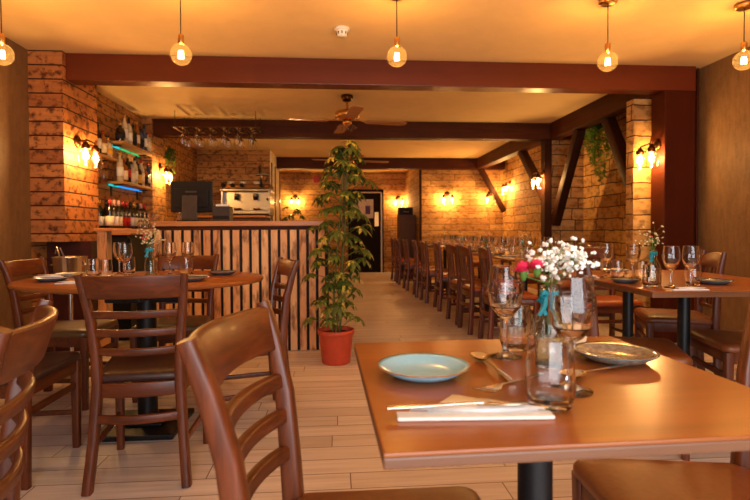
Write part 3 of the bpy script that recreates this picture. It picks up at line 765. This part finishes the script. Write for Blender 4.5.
# ------------------------------------------------------------------ pendants, sconces, fans
def pendant(x, y, z, label):
    t = thing('pendant_lamp', label, 'pendant lamp', (x, y, 2.499), 0, 'row of globe pendants')
    dz = z-2.499
    MB().lathe([(0, -.03), (.045, -.03), (.055, -.024), (.055, 0), (0, 0)], 24).build('ceiling_rose', 'copper', t)
    MB().tube([(0, 0, -.03), (0, 0, dz+.115)], .0032, 6).build('cord', 'black_plastic', t)
    MB().lathe([(0, dz+.12), (.012, dz+.12), (.018, dz+.112), (.018, dz+.068), (.015, dz+.062), (0, dz+.062)], 20).build('socket', 'copper', t)
    b = MB().lathe([(.012, .068), (.013, .06), (.02, .056)] + [(.0625*math.sin(a), .0625*math.cos(a)) for a in [math.radians(q) for q in range(25, 181, 9)]], 28, (0, 0, dz)).build('bulb', 'bulb_glass', t)
    f = MB()
    for i in range(6):
        a = 2*PI*i/6; f.tube([(.012*math.cos(a), .012*math.sin(a), dz+.022), (.014*math.cos(a+.3), .014*math.sin(a+.3), dz-.022)], .0014, 5)
    f.build('filament', 'filament', b)
    lamp('POINT', 'pendant_light', (0, 0, dz), PEND, WARM, .016, t)
PEND, SCON = 10, 18
for x, z, s in [(-1.945, 2.073, 'globe pendant bulb farthest toward the patterned left wall'), (-.925, 2.093, 'globe pendant bulb hanging in front of the beam above the bar till'), (.378, 2.108, 'globe pendant bulb in the middle of the row, beside the ceiling fan'),
             (1.735, 2.106, 'globe pendant bulb in front of the right end of the maroon beam'), (2.66, 2.133, 'globe pendant bulb farthest toward the patterned right wall')]:
    pendant(x, 3.1, z, s)
for x, y, s in [(1.3, .75, 'added globe pendant out of view above the near table, nearer than the row of five'), (-.3, -.7, 'added unseen globe pendant by the shop front behind the near table'), (2.55, 1.5, 'added globe pendant out of view close to the patterned right wall, nearer than the row of five')]:  # extra pendants added out of view to light the front ceiling evenly
    pendant(x, y, 2.11, s)
def sconce(loc, rz, label):
    """local: wall at y=0, fitting sticks out to -y"""
    t = thing('wall_sconce', label, 'wall lamp', loc, rz, 'twin-bulb wall sconces')
    M = Matrix.Rotation(PI/2, 4, 'X')
    MB().lathe([(0, .022), (.03, .022), (.05, .012), (.055, 0), (0, 0)], 24, M=M).build('back_plate', 'bronze', t)
    MB().tube([(0, -.02, 0), (0, -.08, .015), (0, -.11, .0)], .008).tube([(-.085, -.11, -.02), (-.075, -.11, -.004), (0, -.11, .004), (.075, -.11, -.004), (.085, -.11, -.02)], .007).build('arm', 'bronze', t)
    for s in (-1, 1):
        MB().lathe([(0, .0), (.018, -.002), (.024, -.02), (.034, -.03), (.035, -.06), (.02, -.065), (0, -.065)], 20, (s*.085, -.11, -.012)).build('socket', 'bronze', t)
        MB().lathe([(.03, -.06), (.052, -.10), (.058, -.14), (.052, -.185), (.040, -.20)], 20, (s*.085, -.11, -.012)).build('glass_shade', 'shade_glass', t)
        b = MB().lathe([(.012, -.066), (.014, -.075), (.024, -.10), (.027, -.125), (.022, -.15), (.01, -.166), (0, -.169)], 16, (s*.085, -.11, -.012)).build('bulb', 'sconce_bulb', t)
        f = MB()
        for i in range(4):
            a = 2*PI*i/4; f.tube([(s*.085+.008*math.cos(a), -.11+.008*math.sin(a), -.105), (s*.085+.008*math.cos(a+.3), -.11+.008*math.sin(a+.3), -.155)], .0022, 5)
        f.build('filament', 'filament', b)
        lamp('POINT', 'sconce_light', (s*.085, -.11, -.115), SCON, (1, .59, .225), .02, t)
sconce((-2.204, 4.46, 1.805), 90, 'twin-bulb sconce on the scorched board pier above the round table')
sconce((-2.364, 6.93, 1.90), 90, 'twin-bulb sconce behind the bar, beside the till screen')
sconce((-1.02, 12.499, 1.88), 0, 'twin-bulb sconce on the back wall beside the espresso machine')
sconce((1.54, 12.499, 1.86), 0, 'twin-bulb sconce above the brown cabinet beside the rear door')
sconce((2.27, 10.199, 1.78), 0, 'twin-bulb sconce alone in the middle of the rear brick wall')
sconce((3.17, 10.199, 1.79), 0, 'twin-bulb sconce half hidden behind the leaning brace in the rear corner')
sconce((3.449, 9.75, 1.97), -90, 'twin-bulb sconce on the side brick wall beside the leaning brace')
sconce((2.867, 6.78, 1.82), -90, 'twin-bulb sconce on the dark middle post')
sconce((2.945, 4.41, 1.805), -90, 'twin-bulb sconce on the maroon column')

def fan(loc, rz, label, k=1.0):
    t = thing('ceiling_fan', label, 'ceiling fan', loc, rz)
    MB().lathe([(0, 0), (.06, 0), (.068, -.02), (.05, -.06), (.02, -.07), (0, -.07)], 24).build('canopy', 'bronze', t)
    MB().lathe([(.012, -.06), (.012, -.16)], 12).build('rod', 'brass', t)
    MB().lathe([(0, -.15), (.03, -.15), (.05, -.165), (.11, -.175), (.13, -.19), (.13, -.235), (.11, -.25), (.05, -.262), (0, -.265)], 32).build('motor', 'copper', t)
    for i in range(4):
        a = 2*PI*i/4
        m = MB(); m.slab([(.2, -.04), (.26, -.055), (.6, -.066), (.655, -.05), (.67, 0), (.655, .05), (.6, .066), (.26, .055), (.2, .04)], [(-.283, 0), (-.276, 0)], Matrix.Rotation(a, 4, 'Z') @ Matrix.Translation((0, 0, -.2795)) @ Matrix.Rotation(math.radians(-5), 4, 'X') @ Matrix.Translation((0, 0, .2795)))
        b = m.build('blade', 'fan_wood', t)
        m = MB(); c, s = math.cos(a), math.sin(a)
        m.sweep([(.09*c, .09*s, -.245), (.17*c, .17*s, -.276), (.27*c, .27*s, -.271)], [(.03, .006), (.02, .006), (.06, .005)], (-s, c, 0), rr=.3)
        m.build('blade_iron', 'brass', b)
    MB().lathe([(0, -.262), (.045, -.265), (.05, -.30), (.03, -.32), (0, -.325)], 20).build('light_hub', 'brass', t)
    for i in range(3):
        a = 2*PI*i/3+.5
        M = Matrix.Translation((.05*math.cos(a), .05*math.sin(a), -.30)) @ Matrix.Rotation(a, 4, 'Z') @ Matrix.Rotation(math.radians(-35), 4, 'Y')
        MB().lathe([(.012, .0), (.018, -.015), (.03, -.045), (.042, -.075), (.04, -.075), (.028, -.045), (.015, -.015)], 18, M=M).build('lamp_shade', 'shade_glass', t)
    return t
fan((.119, 5.45, 2.499), 8, 'wooden-bladed ceiling fan between the maroon beam and the next dark beam')
fan((.25, 8.5, 2.499), 12, 'wooden-bladed ceiling fan deeper in the room, behind the top of the tall plant')
t = thing('smoke_detector', 'round white smoke detector on the front ceiling', 'smoke detector', (.046, 3.66, 2.499))
MB().lathe([(0, 0), (.055, 0), (.056, -.012), (.05, -.02), (0, -.02)], 28).build('base', 'white_plastic', t)
m = MB().lathe([(.04, -.02), (.036, -.05), (.03, -.06), (0, -.062)], 24)
m.build('cap', 'white_plastic', t)
m = MB()
for i in range(8):
    a = 2*PI*i/8; m.box(.037*math.cos(a)-.004, .037*math.cos(a)+.004, .037*math.sin(a)-.004, .037*math.sin(a)+.004, -.048, -.03)
m.build('vent', 'grey_plastic', t)

# ------------------------------------------------------------------ bar
t = thing('bar_counter', 'slatted wooden bar counter with a thick wooden top', 'bar counter', (-.81, 4.33, 0))
x0, x1 = -.73, .73
MB().box(x0, x1+.015, -.02, .62, 1.078, 1.12, .004).build('counter_top', 'counter_wood', t)
MB().box(x0+.01, x1, 0, .03, 1.045, 1.0775, .002).build('top_rail', 'dark_beam', t)
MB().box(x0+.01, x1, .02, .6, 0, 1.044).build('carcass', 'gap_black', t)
m = MB(); n = 18; per = (x1-x0-.01)/n
for i in range(n+1):
    a = x0+.01+i*per
    if a+.05 <= x1: m.box(a, min(a+.056, x1), 0, .019, .004, 1.044, .002)
m.build('slat_front', 'slat_wood', t)
# hatch flap and its post between bar and chimney breast
t = thing('bar_flap', 'low wooden hatch shelf between the bar counter and the board pier', 'counter flap', (-1.74, 4.45, 0))
MB().box(-.16, .19, -.06, .36, 1.022, 1.058, .004).build('flap_top', 'counter_wood', t)
MB().box(-.31, -.23, 0, .10, 0, 1.04, .004).build('post', 'slat_wood', t)
MB().box(-.33, -.161, -.02, .36, 1.041, 1.066, .004).build('end_top', 'counter_wood', t)
t = thing('back_counter', 'low back bar with a wooden top under the bottle shelves', 'back bar', (-2.2, 5.6, 0))
MB().box(-.285, .26, -.72, 1.0, 1.005, 1.045, .004).build('counter_top', 'counter_wood', t)
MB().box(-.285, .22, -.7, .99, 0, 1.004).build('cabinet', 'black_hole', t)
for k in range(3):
    dd = MB().box(.221, .236, -.68+k*.56, -.14+k*.56, .08, .97, .004).build('door', 'black_hole', t)  # coloured black to stand in for the shade seen through the flap opening
    MB().box(.237, .25, -.2+k*.56, -.18+k*.56, .5, .7, .003).build('handle', 'steel', dd)
t = thing('machine_cabinet', 'dark tall bar cabinet under the espresso machine', 'cabinet', (-1.62, 8.85, .1))
MB().box(-.85, .43, -.34, .34, 1.17, 1.205, .004).build('cabinet_top', 'counter_wood', t)
MB().box(-.84, .42, -.32, .34, -.1, 1.169).build('body', 'black_hole', t)
for k in range(2): MB().box(-.82+k*.63, -.21+k*.63, -.336, -.321, .06, 1.15, .004).build('door', 'cabinet_brown', t)
# corner shelves
def shelf(label, x0, x1, y0, y1, z, led=None):
    t = thing('wall_shelf', label, 'shelf', ((x0+x1)/2, (y0+y1)/2, z))
    a, b = (x1-x0)/2, (y1-y0)/2
    MB().box(-a, a, -b, b, -.028, 0, .003).build('board', 'shelf_wood', t)
    for yy in (-b+.12, b-.12): MB().box(-a, -a+.015, yy-.012, yy+.012, -.15, -.028).box(-a, a-.06, yy-.012, yy+.012, -.04, -.0285).build('bracket', 'black_metal', t)
    if led:
        for (u0, u1, mt) in led: MB().box(-a+.02, -a+.035, -b+u0*2*b, -b+u1*2*b, -.046, -.0285).build('light_strip', mt, t)
shelf('upper corner shelf of spirits with a green light strip behind the bar', -2.488, -2.30, 5.62, 6.58, 2.02, [(.02, .3, 'led_cyan'), (.35, .6, 'led_green'), (.65, .9, 'led_green')])
shelf('lower corner shelf of bottles with a blue light strip behind the bar', -2.488, -2.30, 5.62, 6.58, 1.585, [(.02, .25, 'led_cyan'), (.26, .96, 'led_blue')])
shelf('short bottle shelf close to the board pier sconce', -2.488, -2.33, 4.86, 5.56, 1.815)
# bottles
BT = {}
def bottle(kind, glassm, labelm, capm):
    key = (kind, glassm, labelm, capm)
    if key in BT: return BT[key]
    t = thing('bottle', '', 'bottle')
    if kind == 'wine':
        g = [(0, 0), (.034, 0), (.037, .004), (.037, .19), (.033, .212), (.017, .235), (.0145, .25), (.0145, .30), (0, .30)]; lz = (.05, .14, .0376); cz = (.24, .303, .0152)
    elif kind == 'spirit':
        g = [(0, 0), (.038, 0), (.041, .005), (.041, .16), (.036, .185), (.018, .205), (.014, .215), (.014, .25), (0, .25)]; lz = (.03, .13, .0416); cz = (.228, .262, .0165)
    elif kind == 'tall':
        g = [(0, 0), (.031, 0), (.034, .004), (.033, .20), (.028, .23), (.014, .26), (.013, .31), (0, .31)]; lz = (.06, .16, .0346); cz = (.285, .322, .0155)
    else:
        g = [(0, 0), (.044, 0), (.047, .006), (.049, .11), (.040, .145), (.017, .16), (.015, .2), (0, .2)]; lz = (.03, .095, .0496); cz = (.178, .21, .019)
    MB().lathe(g, 18).build('glass', glassm, t)
    MB().lathe([(lz[2], lz[0]), (lz[2]+.0006, lz[0]), (lz[2]+.0006, lz[1]), (lz[2], lz[1])], 18).build('label', labelm, t)
    MB().lathe([(cz[2]-.001, cz[0]), (cz[2], cz[0]), (cz[2], cz[1]), (0, cz[1]+.001)], 14).build('cap', capm, t)
    BT[key] = t
    index_children()
    return t
COLN = {'label_cream': 'cream', 'label_red': 'red', 'label_white': 'white', 'label_yellow': 'yellow', 'label_black': 'black', 'foil_red': 'red', 'foil_pink': 'pink', 'foil_black': 'black', 'foil_gold': 'gold'}
def put_bottles(items, line, z, where, group, nth=ordn):
    (xa, ya), (xb, yb) = line; n = len(items)
    for i, it in enumerate(items):
        u = i/max(1, n-1)
        lab = '%s-capped %s-label bottle, %s %s' % (COLN[it[3]], COLN[it[2]], ordn[i], where)
        place(bottle(*it), (xa+(xb-xa)*u, ya+(yb-ya)*u, z), 0, lab, group)
W = 'wine'
wl = [(W, 'bottle_dark', 'label_cream', 'foil_red'), (W, 'bottle_dark', 'label_white', 'foil_pink'), (W, 'bottle_green', 'label_cream', 'foil_pink'), (W, 'bottle_dark', 'label_red', 'foil_red'), (W, 'bottle_dark', 'label_red', 'foil_red'),
      (W, 'bottle_green', 'label_white', 'foil_black'), (W, 'bottle_dark', 'label_cream', 'foil_gold'), (W, 'bottle_green', 'label_cream', 'foil_black'), (W, 'bottle_dark', 'label_white', 'foil_pink'), (W, 'bottle_dark', 'label_cream', 'foil_red')]
put_bottles(wl, ((-2.17, 4.98), (-2.17, 5.84)), 1.0455, 'along the front wine row', 'wine bottles on the back bar')
wl2 = [(W, 'bottle_green', 'label_white', 'foil_gold'), (W, 'bottle_dark', 'label_cream', 'foil_black'), (W, 'bottle_green', 'label_cream', 'foil_pink'), (W, 'bottle_dark', 'label_yellow', 'foil_black'), (W, 'bottle_dark', 'label_white', 'foil_red'), (W, 'bottle_green', 'label_cream', 'foil_black')]
put_bottles(wl2, ((-2.30, 5.05), (-2.30, 5.8)), 1.0455, 'along the rear wine row', 'wine bottles on the back bar')
put_bottles([('spirit', 'bottle_amber', 'label_yellow', 'foil_black'), ('tall', 'bottle_clear', 'label_red', 'foil_red'), ('spirit', 'bottle_green', 'label_cream', 'foil_gold'), ('tall', 'bottle_dark', 'label_white', 'foil_black'), ('spirit', 'bottle_amber', 'label_cream', 'foil_red'), ('squat', 'bottle_clear', 'label_yellow', 'foil_gold')],
            ((-2.40, 4.93), (-2.40, 5.48)), 1.8155, 'along the short shelf by the pier', 'bottles on the short shelf')
put_bottles([('squat', 'bottle_dark', 'label_black', 'foil_gold'), ('tall', 'bottle_clear', 'label_white', 'foil_gold'), ('wine', 'bottle_clear', 'label_white', 'foil_black'), ('spirit', 'bottle_green', 'label_black', 'foil_black'), ('tall', 'bottle_amber', 'label_cream', 'foil_gold'), ('spirit', 'bottle_blue', 'label_black', 'foil_black'), ('tall', 'bottle_blue', 'label_white', 'foil_black'), ('spirit', 'bottle_clear', 'label_cream', 'foil_red')],
            ((-2.36, 5.70), (-2.36, 6.5)), 2.0205, 'along the upper corner shelf', 'bottles on the upper corner shelf')
put_bottles([('tall', 'bottle_clear', 'label_white', 'foil_gold'), ('spirit', 'bottle_amber', 'label_cream', 'foil_red'), ('tall', 'bottle_dark', 'label_red', 'foil_gold'), ('spirit', 'bottle_clear', 'label_cream', 'foil_black'), ('tall', 'bottle_clear', 'label_white', 'foil_black'), ('spirit', 'bottle_dark', 'label_yellow', 'foil_black'), ('tall', 'bottle_clear', 'label_cream', 'foil_red'), ('spirit', 'bottle_amber', 'label_black', 'foil_gold'), ('tall', 'bottle_blue', 'label_white', 'foil_red')],
            ((-2.365, 5.69), (-2.365, 6.5)), 1.5855, 'along the lower corner shelf', 'bottles on the lower corner shelf')
# stored glasses (upside down)
inv = MB().lathe(dense([(r, .2-z) for r, z in wine_profile(.2, .036)]), 18).build('wine_glass', 'clear_glass'); tag(inv, '', 'wine glass')
for i, (x, y) in enumerate([(-2.03, 5.36), (-2.03, 5.48), (-2.03, 5.60), (-2.03, 5.72), (-2.03, 5.84), (-2.03, 5.96)]):
    place(inv, (x, y, 1.0455), 0, 'upturned wine glass stored on the back bar beside the wine bottles', 'upturned glasses on the back bar')
place(inv, (-1.47, 4.86, 1.1205), 0, 'single upturned glass on the bar-counter end behind the flap')
hung = MB().lathe(dense([(r, .2-z) for r, z in wine_profile(.2, .036)]), 18).build('hanging_wine_glass', 'clear_glass'); tag(hung, '', 'wine glass')
t = thing('glass_rack', 'dark metal hanging rack of stemware in front of the dark beam above the bar', 'glass rack', (-1.44, 6.42, 0))
m = MB()
for i in range(7):
    for s in (-1,): m.box(-.515+i*.165-.014, -.515+i*.165+.014, -.2, .2, 2.294, 2.298)
m.box(-.54, .50, -.2, -.185, 2.298, 2.31); m.box(-.54, .50, .185, .2, 2.298, 2.31)
m.build('rails', 'bronze', t)
for x in (-.5, .46):
    for y in (-.19, .19): MB().tube([(x, y, 2.305), (x, y, 2.499)], .004, 6).build('hanger_rod', 'bronze', t)
for i in range(6):
    for j in range(3):
        place(hung, (-1.44-.515+.0825+i*.165, 6.42-.13+j*.13, 2.299-.195), 0, 'stemmed glass hanging upside down in the rack above the bar, %s column from the pier' % ordn[i], 'glasses hanging in the rack')
t = thing('glass_hanger', 'short stem rack under the bottle shelf by the board pier', 'glass rack', (-2.40, 5.2, 0))
m = MB()
for i in range(5): m.box(-.06, .06, -.32+i*.14, -.29+i*.14, 1.774, 1.779)
m.box(-.06, -.05, -.32, .27, 1.779, 1.7865); m.box(.05, .06, -.32, .27, 1.779, 1.7865); m.build('rails', 'brass', t)
for i in range(4): place(hung, (-2.40, 5.2-.235+i*.14, 1.58), 0, 'wine glass hanging under the short bottle shelf, %s from the camera' % ordn[i], 'glasses under the short shelf')
# till screen, printer
t = thing('till_screen', 'black till screen seen from behind on the bar counter', 'till', (-1.30, 4.62, 1.121))
MB().box(-.185, .185, -.012, .02, .085, .365, .012).build('screen_housing', 'black_plastic', t)
MB().box(-.15, .15, -.024, -.0125, .13, .30, .008).build('rear_cover', 'black_plastic', t)
M = Matrix.Translation((0, -.05, 0)) @ Matrix.Rotation(math.radians(-6), 4, 'X')
MB().box(-.075, .06, -.02, .012, .012, .235, .01, M).build('stand', 'grey_plastic', t)
MB().box(-.10, .09, -.12, .08, 0, .014, .004).build('foot', 'black_plastic', t)
MB().box(-.05, .05, -.0265, -.0245, .262, .276).build('vent', 'grey_plastic', t)
t = thing('receipt_printer', 'small grey-black receipt printer beside the till screen', 'printer', (-1.02, 4.58, 1.121))
MB().box(-.075, .075, -.07, .09, 0, .135, .008).build('body', 'grey_plastic', t)
MB().box(-.055, .055, -.02, .0, .1355, .155).build('paper', 'linen', t)
MB().box(-.07, .07, -.0725, -.0705, .02, .05).build('slot', 'black_plastic', t)
for i, x in enumerate((-1.15, -1.12, -1.135)):
    m = MB().lathe([(0, 0), (.02, 0), (.024, .004), (.022, .05), (.019, .05), (.018, .006), (0, .006)], 16)
    o = m.build('small_jar', 'brass' if i else 'shade_glass', None, (x+(i-1)*.0, 4.78+i*.055, 1.1205)); tag(o, 'tiny %s pot behind the till screen and printer, %s in line' % ('brass' if i else 'glass', ordn[i]), 'pot', 'pots behind the till')
# espresso machine
t = thing('espresso_machine', 'two-group chrome espresso machine on the cabinet behind the bar', 'coffee machine', (-1.53, 8.75, 1.306))
MB().box(-.40, .40, .0, .34, .05, .46, .015).build('body', 'steel', t)
MB().box(-.44, .42, -.16, .34, .40, .455, .02).build('top_bar', 'steel', t)
MB().box(-.40, .40, -.2, .0, .02, .085, .01).build('drip_tray', 'steel', t)
for s in (-1, 1): MB().box(s*.395-.014, s*.395+.014, -.17, .3, 0, .41, .006).build('side_panel', 'steel', t)
for s in (-.17, .15):
    g = MB().lathe([(0, 0), (.04, 0), (.04, .06), (.03, .075), (0, .075)], 20, (s, -.08, .30)).build('group_head', 'steel', t)
    MB().lathe([(0, 0), (.036, 0), (.036, .03), (0, .03)], 18, (s, -.08, .268)).tube([(s, -.08, .28), (s, -.22, .262)], .013).build('portafilter', 'black_plastic', g)
    MB().lathe([(0, 0), (.045, 0), (.06, .03), (.06, .035), (0, .035)], 18, (s+.02, -.1, .087)).build('cup', 'brass', t)
for x in (-.37, -.22, -.06, .26): MB().lathe([(0, -.03), (.03, -.03), (.035, -.02), (.035, 0), (0, 0)], 16, M=Matrix.Translation((x, -.165, .505)) @ Matrix.Rotation(-PI/2, 4, 'X')).build('knob', 'black_plastic', t)
MB().box(-.40, .40, -.13, .34, .4555, .53, .01).build('cup_rail', 'bronze', t)
MB().lathe([(0, 0), (.026, 0), (.026, .03), (0, .03)], 14, M=Matrix.Translation((.35, -.0, .28)) @ Matrix.Rotation(PI/2, 4, 'X')).build('gauge', 'black_plastic', t)
for i, x in enumerate((-1.86, -1.65, -1.42)):
    m = MB().lathe([(0, 0), (.045, 0), (.06, .06), (.057, .06), (.042, .004), (0, .004)], 18)
    tag(m.build('coffee_cup', 'pale_glaze', None, (x+.03, 8.86, 1.837)), 'pale cup on top of the espresso machine, %s from the till side' % ordn[i], 'cup', 'cups on the espresso machine')
t = thing('beer_tap', 'chrome beer tap rising behind the espresso machine', 'tap', (-1.33, 9.0, 1.8365))
MB().lathe([(0, 0), (.022, 0), (.018, .2), (.02, .36), (0, .38)], 16).build('column', 'steel', t)
MB().tube([(-.09, -.02, .20), (0, -.02, .205), (.14, -.02, .20)], .022).build('spout', 'steel', t)
MB().tube([(-.02, -.02, .23), (-.03, -.04, .33)], .012).build('handle', 'black_plastic', t)

# ------------------------------------------------------------------ plants
def schefflera(name, label, loc, top, spread, nc, seed, leafm, leaf=.105, pot=True, lean=0):
    R = random.Random(seed)
    t = thing(name, label, 'plant', loc)
    if pot:
        MB().lathe([(0, 0), (.104, 0), (.11, .005), (.133, .225), (.136, .228), (.143, .23), (.145, .262), (.138, .264), (.134, .258), (.128, .23), (.124, .225), (0, .222)], 40).build('pot', 'terracotta', t)
        MB().lathe([(0, .236), (.08, .24), (.125, .232), (.127, .215), (0, .215)], 24).build('soil', 'soil', t)
    MB().tube([(.0, .01, .22), (.01+lean*.5, .01, top*.5), (lean*.86, .02, top*.86)], .011, 8).build('support_stake', 'bark', t)
    st = MB(); lf = MB()
    for k in range(3):
        a = 2*PI*k/3+.4; st.tube([(.03*math.cos(a), .03*math.sin(a), .22), (.04*math.cos(a+.4)+lean*.3, .04*math.sin(a+.4), top*.35), (.025*math.cos(a+1)+lean*.65, .025*math.sin(a+1), top*.65), (.02*math.cos(a)+lean, .02*math.sin(a), top*.94)], [.009, .008, .006, .004], 7)
    for i in range(nc):
        u = (i+.5)/nc; h = .30+(top-.30)*u
        a = i*2.39996+R.uniform(-.4, .4)
        w = spread(u)*R.uniform(.45, 1.0)
        base = Vector((.02*math.cos(a)+lean*u, .02*math.sin(a), h-.05)); tip = Vector((w*math.cos(a)+lean*u, w*math.sin(a), h+R.uniform(-.01, .05)))
        st.tube([tuple(base), tuple((base+tip)/2+Vector((0, 0, .02))), tuple(tip)], [.0035, .003, .002], 5)
        nl = R.randint(7, 9); ll = leaf*R.uniform(.75, 1.15); tl = R.uniform(0, 2*PI)
        nrm = Vector((math.cos(a)*.5, math.sin(a)*.5, 1)).normalized()
        tx = nrm.cross(Vector((0, 0, 1)) if abs(nrm.z) < .99 else Vector((1, 0, 0))).normalized(); ty = nrm.cross(tx)
        for q in range(nl):
            b = tl+2*PI*q/nl; d = tx*math.cos(b)+ty*math.sin(b)-nrm*R.uniform(.15, .5)
            lf.leaf(tip, d, nrm, ll*R.uniform(.85, 1.1), ll*.40, R.uniform(.2, .5))
    st.build('stems', 'stem_green', t)
    o = lf.build('foliage', leafm, t, fix=False); o['kind'] = 'stuff'
    return t
schefflera('potted_umbrella_plant', 'tall variegated umbrella plant in a red pot at the bar corner', (-.012, 3.92, 0), 1.70, lambda u: (.24 if u < .18 else (.15 if u < .26 else (.27 if u < .6 else (.20 if u < .72 else .24*(1.15-u)/.43+.02)))), 96, 11, 'schefflera_leaf', .082, lean=.09)
schefflera('potted_leafy_plant', 'small green plant against the back wall beyond the bar', (-1.02, 11.9, 0), 1.60, lambda u: .10 if u < .75 else .22, 26, 5, 'plain_leaf', .16)
def ivy(name, label, loc, n, w, h, seed, d=.12, mat='ivy_green', ln=.06):
    R = random.Random(seed)
    t = thing(name, label, 'plant', loc); st = MB(); lf = MB()
    for i in range(n):
        a = R.uniform(-w, w); b = R.uniform(-d, 0); hh = h*R.uniform(.35, 1)*(1-.5*abs(a)/w); p = Vector((0, 0, 0)); pts = [(R.uniform(-.03, .03), R.uniform(-.03, 0), R.uniform(-.05, 0))]
        for k in range(1, 7):
            u = k/6; pts.append((a*min(1, u*2.2)+R.uniform(-.012, .012), b*min(1, u*2)+R.uniform(-.01, .01), .04*math.sin(min(1, u*2.5)*PI)-hh*u))
        st.tube(pts, .0025, 4)
        for k in range(1, 7):
            for q in range(4):
                v = Vector(pts[k-1]).lerp(Vector(pts[k]), R.random()); an = R.uniform(0, 2*PI)
                lf.leaf(v, (math.cos(an), math.sin(an)*.8-.2, R.uniform(-.7, .3)), (0, 0, 1), ln*R.uniform(.7, 1.2), ln*.6, .3)
    st.build('vines', 'stem_green', t); o = lf.build('foliage', mat, t, fix=False); o['kind'] = 'stuff'
ivy('hanging_ivy', 'green ivy trailing from the side beam between two braces', (3.30, 6.12, 2.40), 34, .22, .85, 2)
ivy('hanging_creeper', 'short green creeper hanging behind the bar sconce pier', (-2.30, 7.25, 2.20), 7, .05, .42, 6, .12, 'plain_leaf')

# ------------------------------------------------------------------ odds along the back and side walls
t = thing('radiator', 'white ribbed radiator on the brick wall behind the right-hand table', 'radiator', (3.40, 6.42, .18))
MB().box(.0, .045, -.33, .33, 0, .62, .006).build('panel', 'white_enamel', t)
m = MB()
for i in range(17): m.box(-.012, .0, -.32+i*.0385, -.32+i*.0385+.024, .03, .59, .004)
m.build('ribs', 'white_enamel', t)
MB().box(-.014, .047, -.335, .335, .6205, .632, .002).build('grille', 'white_enamel', t)
for s in (-1, 1): MB().box(.0, .03, s*.25-.015, s*.25+.015, -.179, 0).build('foot', 'white_enamel', t)
t = thing('hall_cabinet', 'tall dark brown cabinet between the rear door and the rear brick wall', 'cabinet', (1.52, 10.9, 0))
MB().box(-.18, .18, -.2, .2, 0, 1.38, .008).build('body', 'cabinet_brown', t)
MB().box(-.17, .17, -.212, -.201, .05, 1.36, .003).build('door', 'cabinet_brown', t)
t = thing('cash_box', 'black box with a small handle on top of the tall brown cabinet', 'box', (1.50, 10.9, 1.381))
MB().box(-.15, .15, -.14, .14, 0, .16, .008).build('body', 'black_plastic', t)
MB().tube([(-.05, -.142, .07), (-.045, -.165, .06), (.045, -.165, .06), (.05, -.142, .07)], .008).build('handle', 'brass', t)
t = tag(box('wall_box', 'red_paint', -.56, -.44, 12.46, 12.498, 2.235, 2.40, bev=.004), 'red box high on the back wall to the left of the plant top', 'alarm box')

# ------------------------------------------------------------------ light, camera
SKY = (.96, .97, 1.0)
for i, (a, b) in enumerate(ops):
    lamp('AREA', 'daylight', ((a+b)/2, -1.57, 1.275), 25*(b-a), SKY, b-a-.1, None, (math.radians(90), 0, 0), 2.0)
w = bpy.data.worlds.new('World'); bpy.context.scene.world = w; w.use_nodes = True
bg = w.node_tree.nodes['Background']; bg.inputs['Color'].default_value = (.9, .95, 1, 1); bg.inputs['Strength'].default_value = .25

cam = bpy.data.cameras.new('camera'); co = bpy.data.objects.new('camera', cam); C.objects.link(co)
cam.sensor_width = 36; cam.lens = 24; cam.shift_y = -8.5/750; cam.clip_start = .05
co.location = (0, 0, 1.03)
co.rotation_euler = (Matrix.Rotation(math.radians(-4.35), 4, 'Z') @ Matrix.Rotation(math.radians(88.8), 4, 'X') @ Matrix.Rotation(-.005, 4, 'Z')).to_euler()
cam.dof.use_dof = True; cam.dof.focus_distance = 2.0; cam.dof.aperture_fstop = 5.0
sc = bpy.context.scene; sc.camera = co
vs = sc.view_settings
vs.view_transform = 'Standard'; vs.look = 'None'; vs.gamma = 1; vs.use_curve_mapping = False
vs.exposure = 0.7
sc.cycles.max_bounces = 10; sc.cycles.transparent_max_bounces = 24; sc.cycles.use_denoising = True
sc.cycles.sample_clamp_indirect = 6; sc.cycles.caustics_reflective = False; sc.cycles.caustics_refractive = False
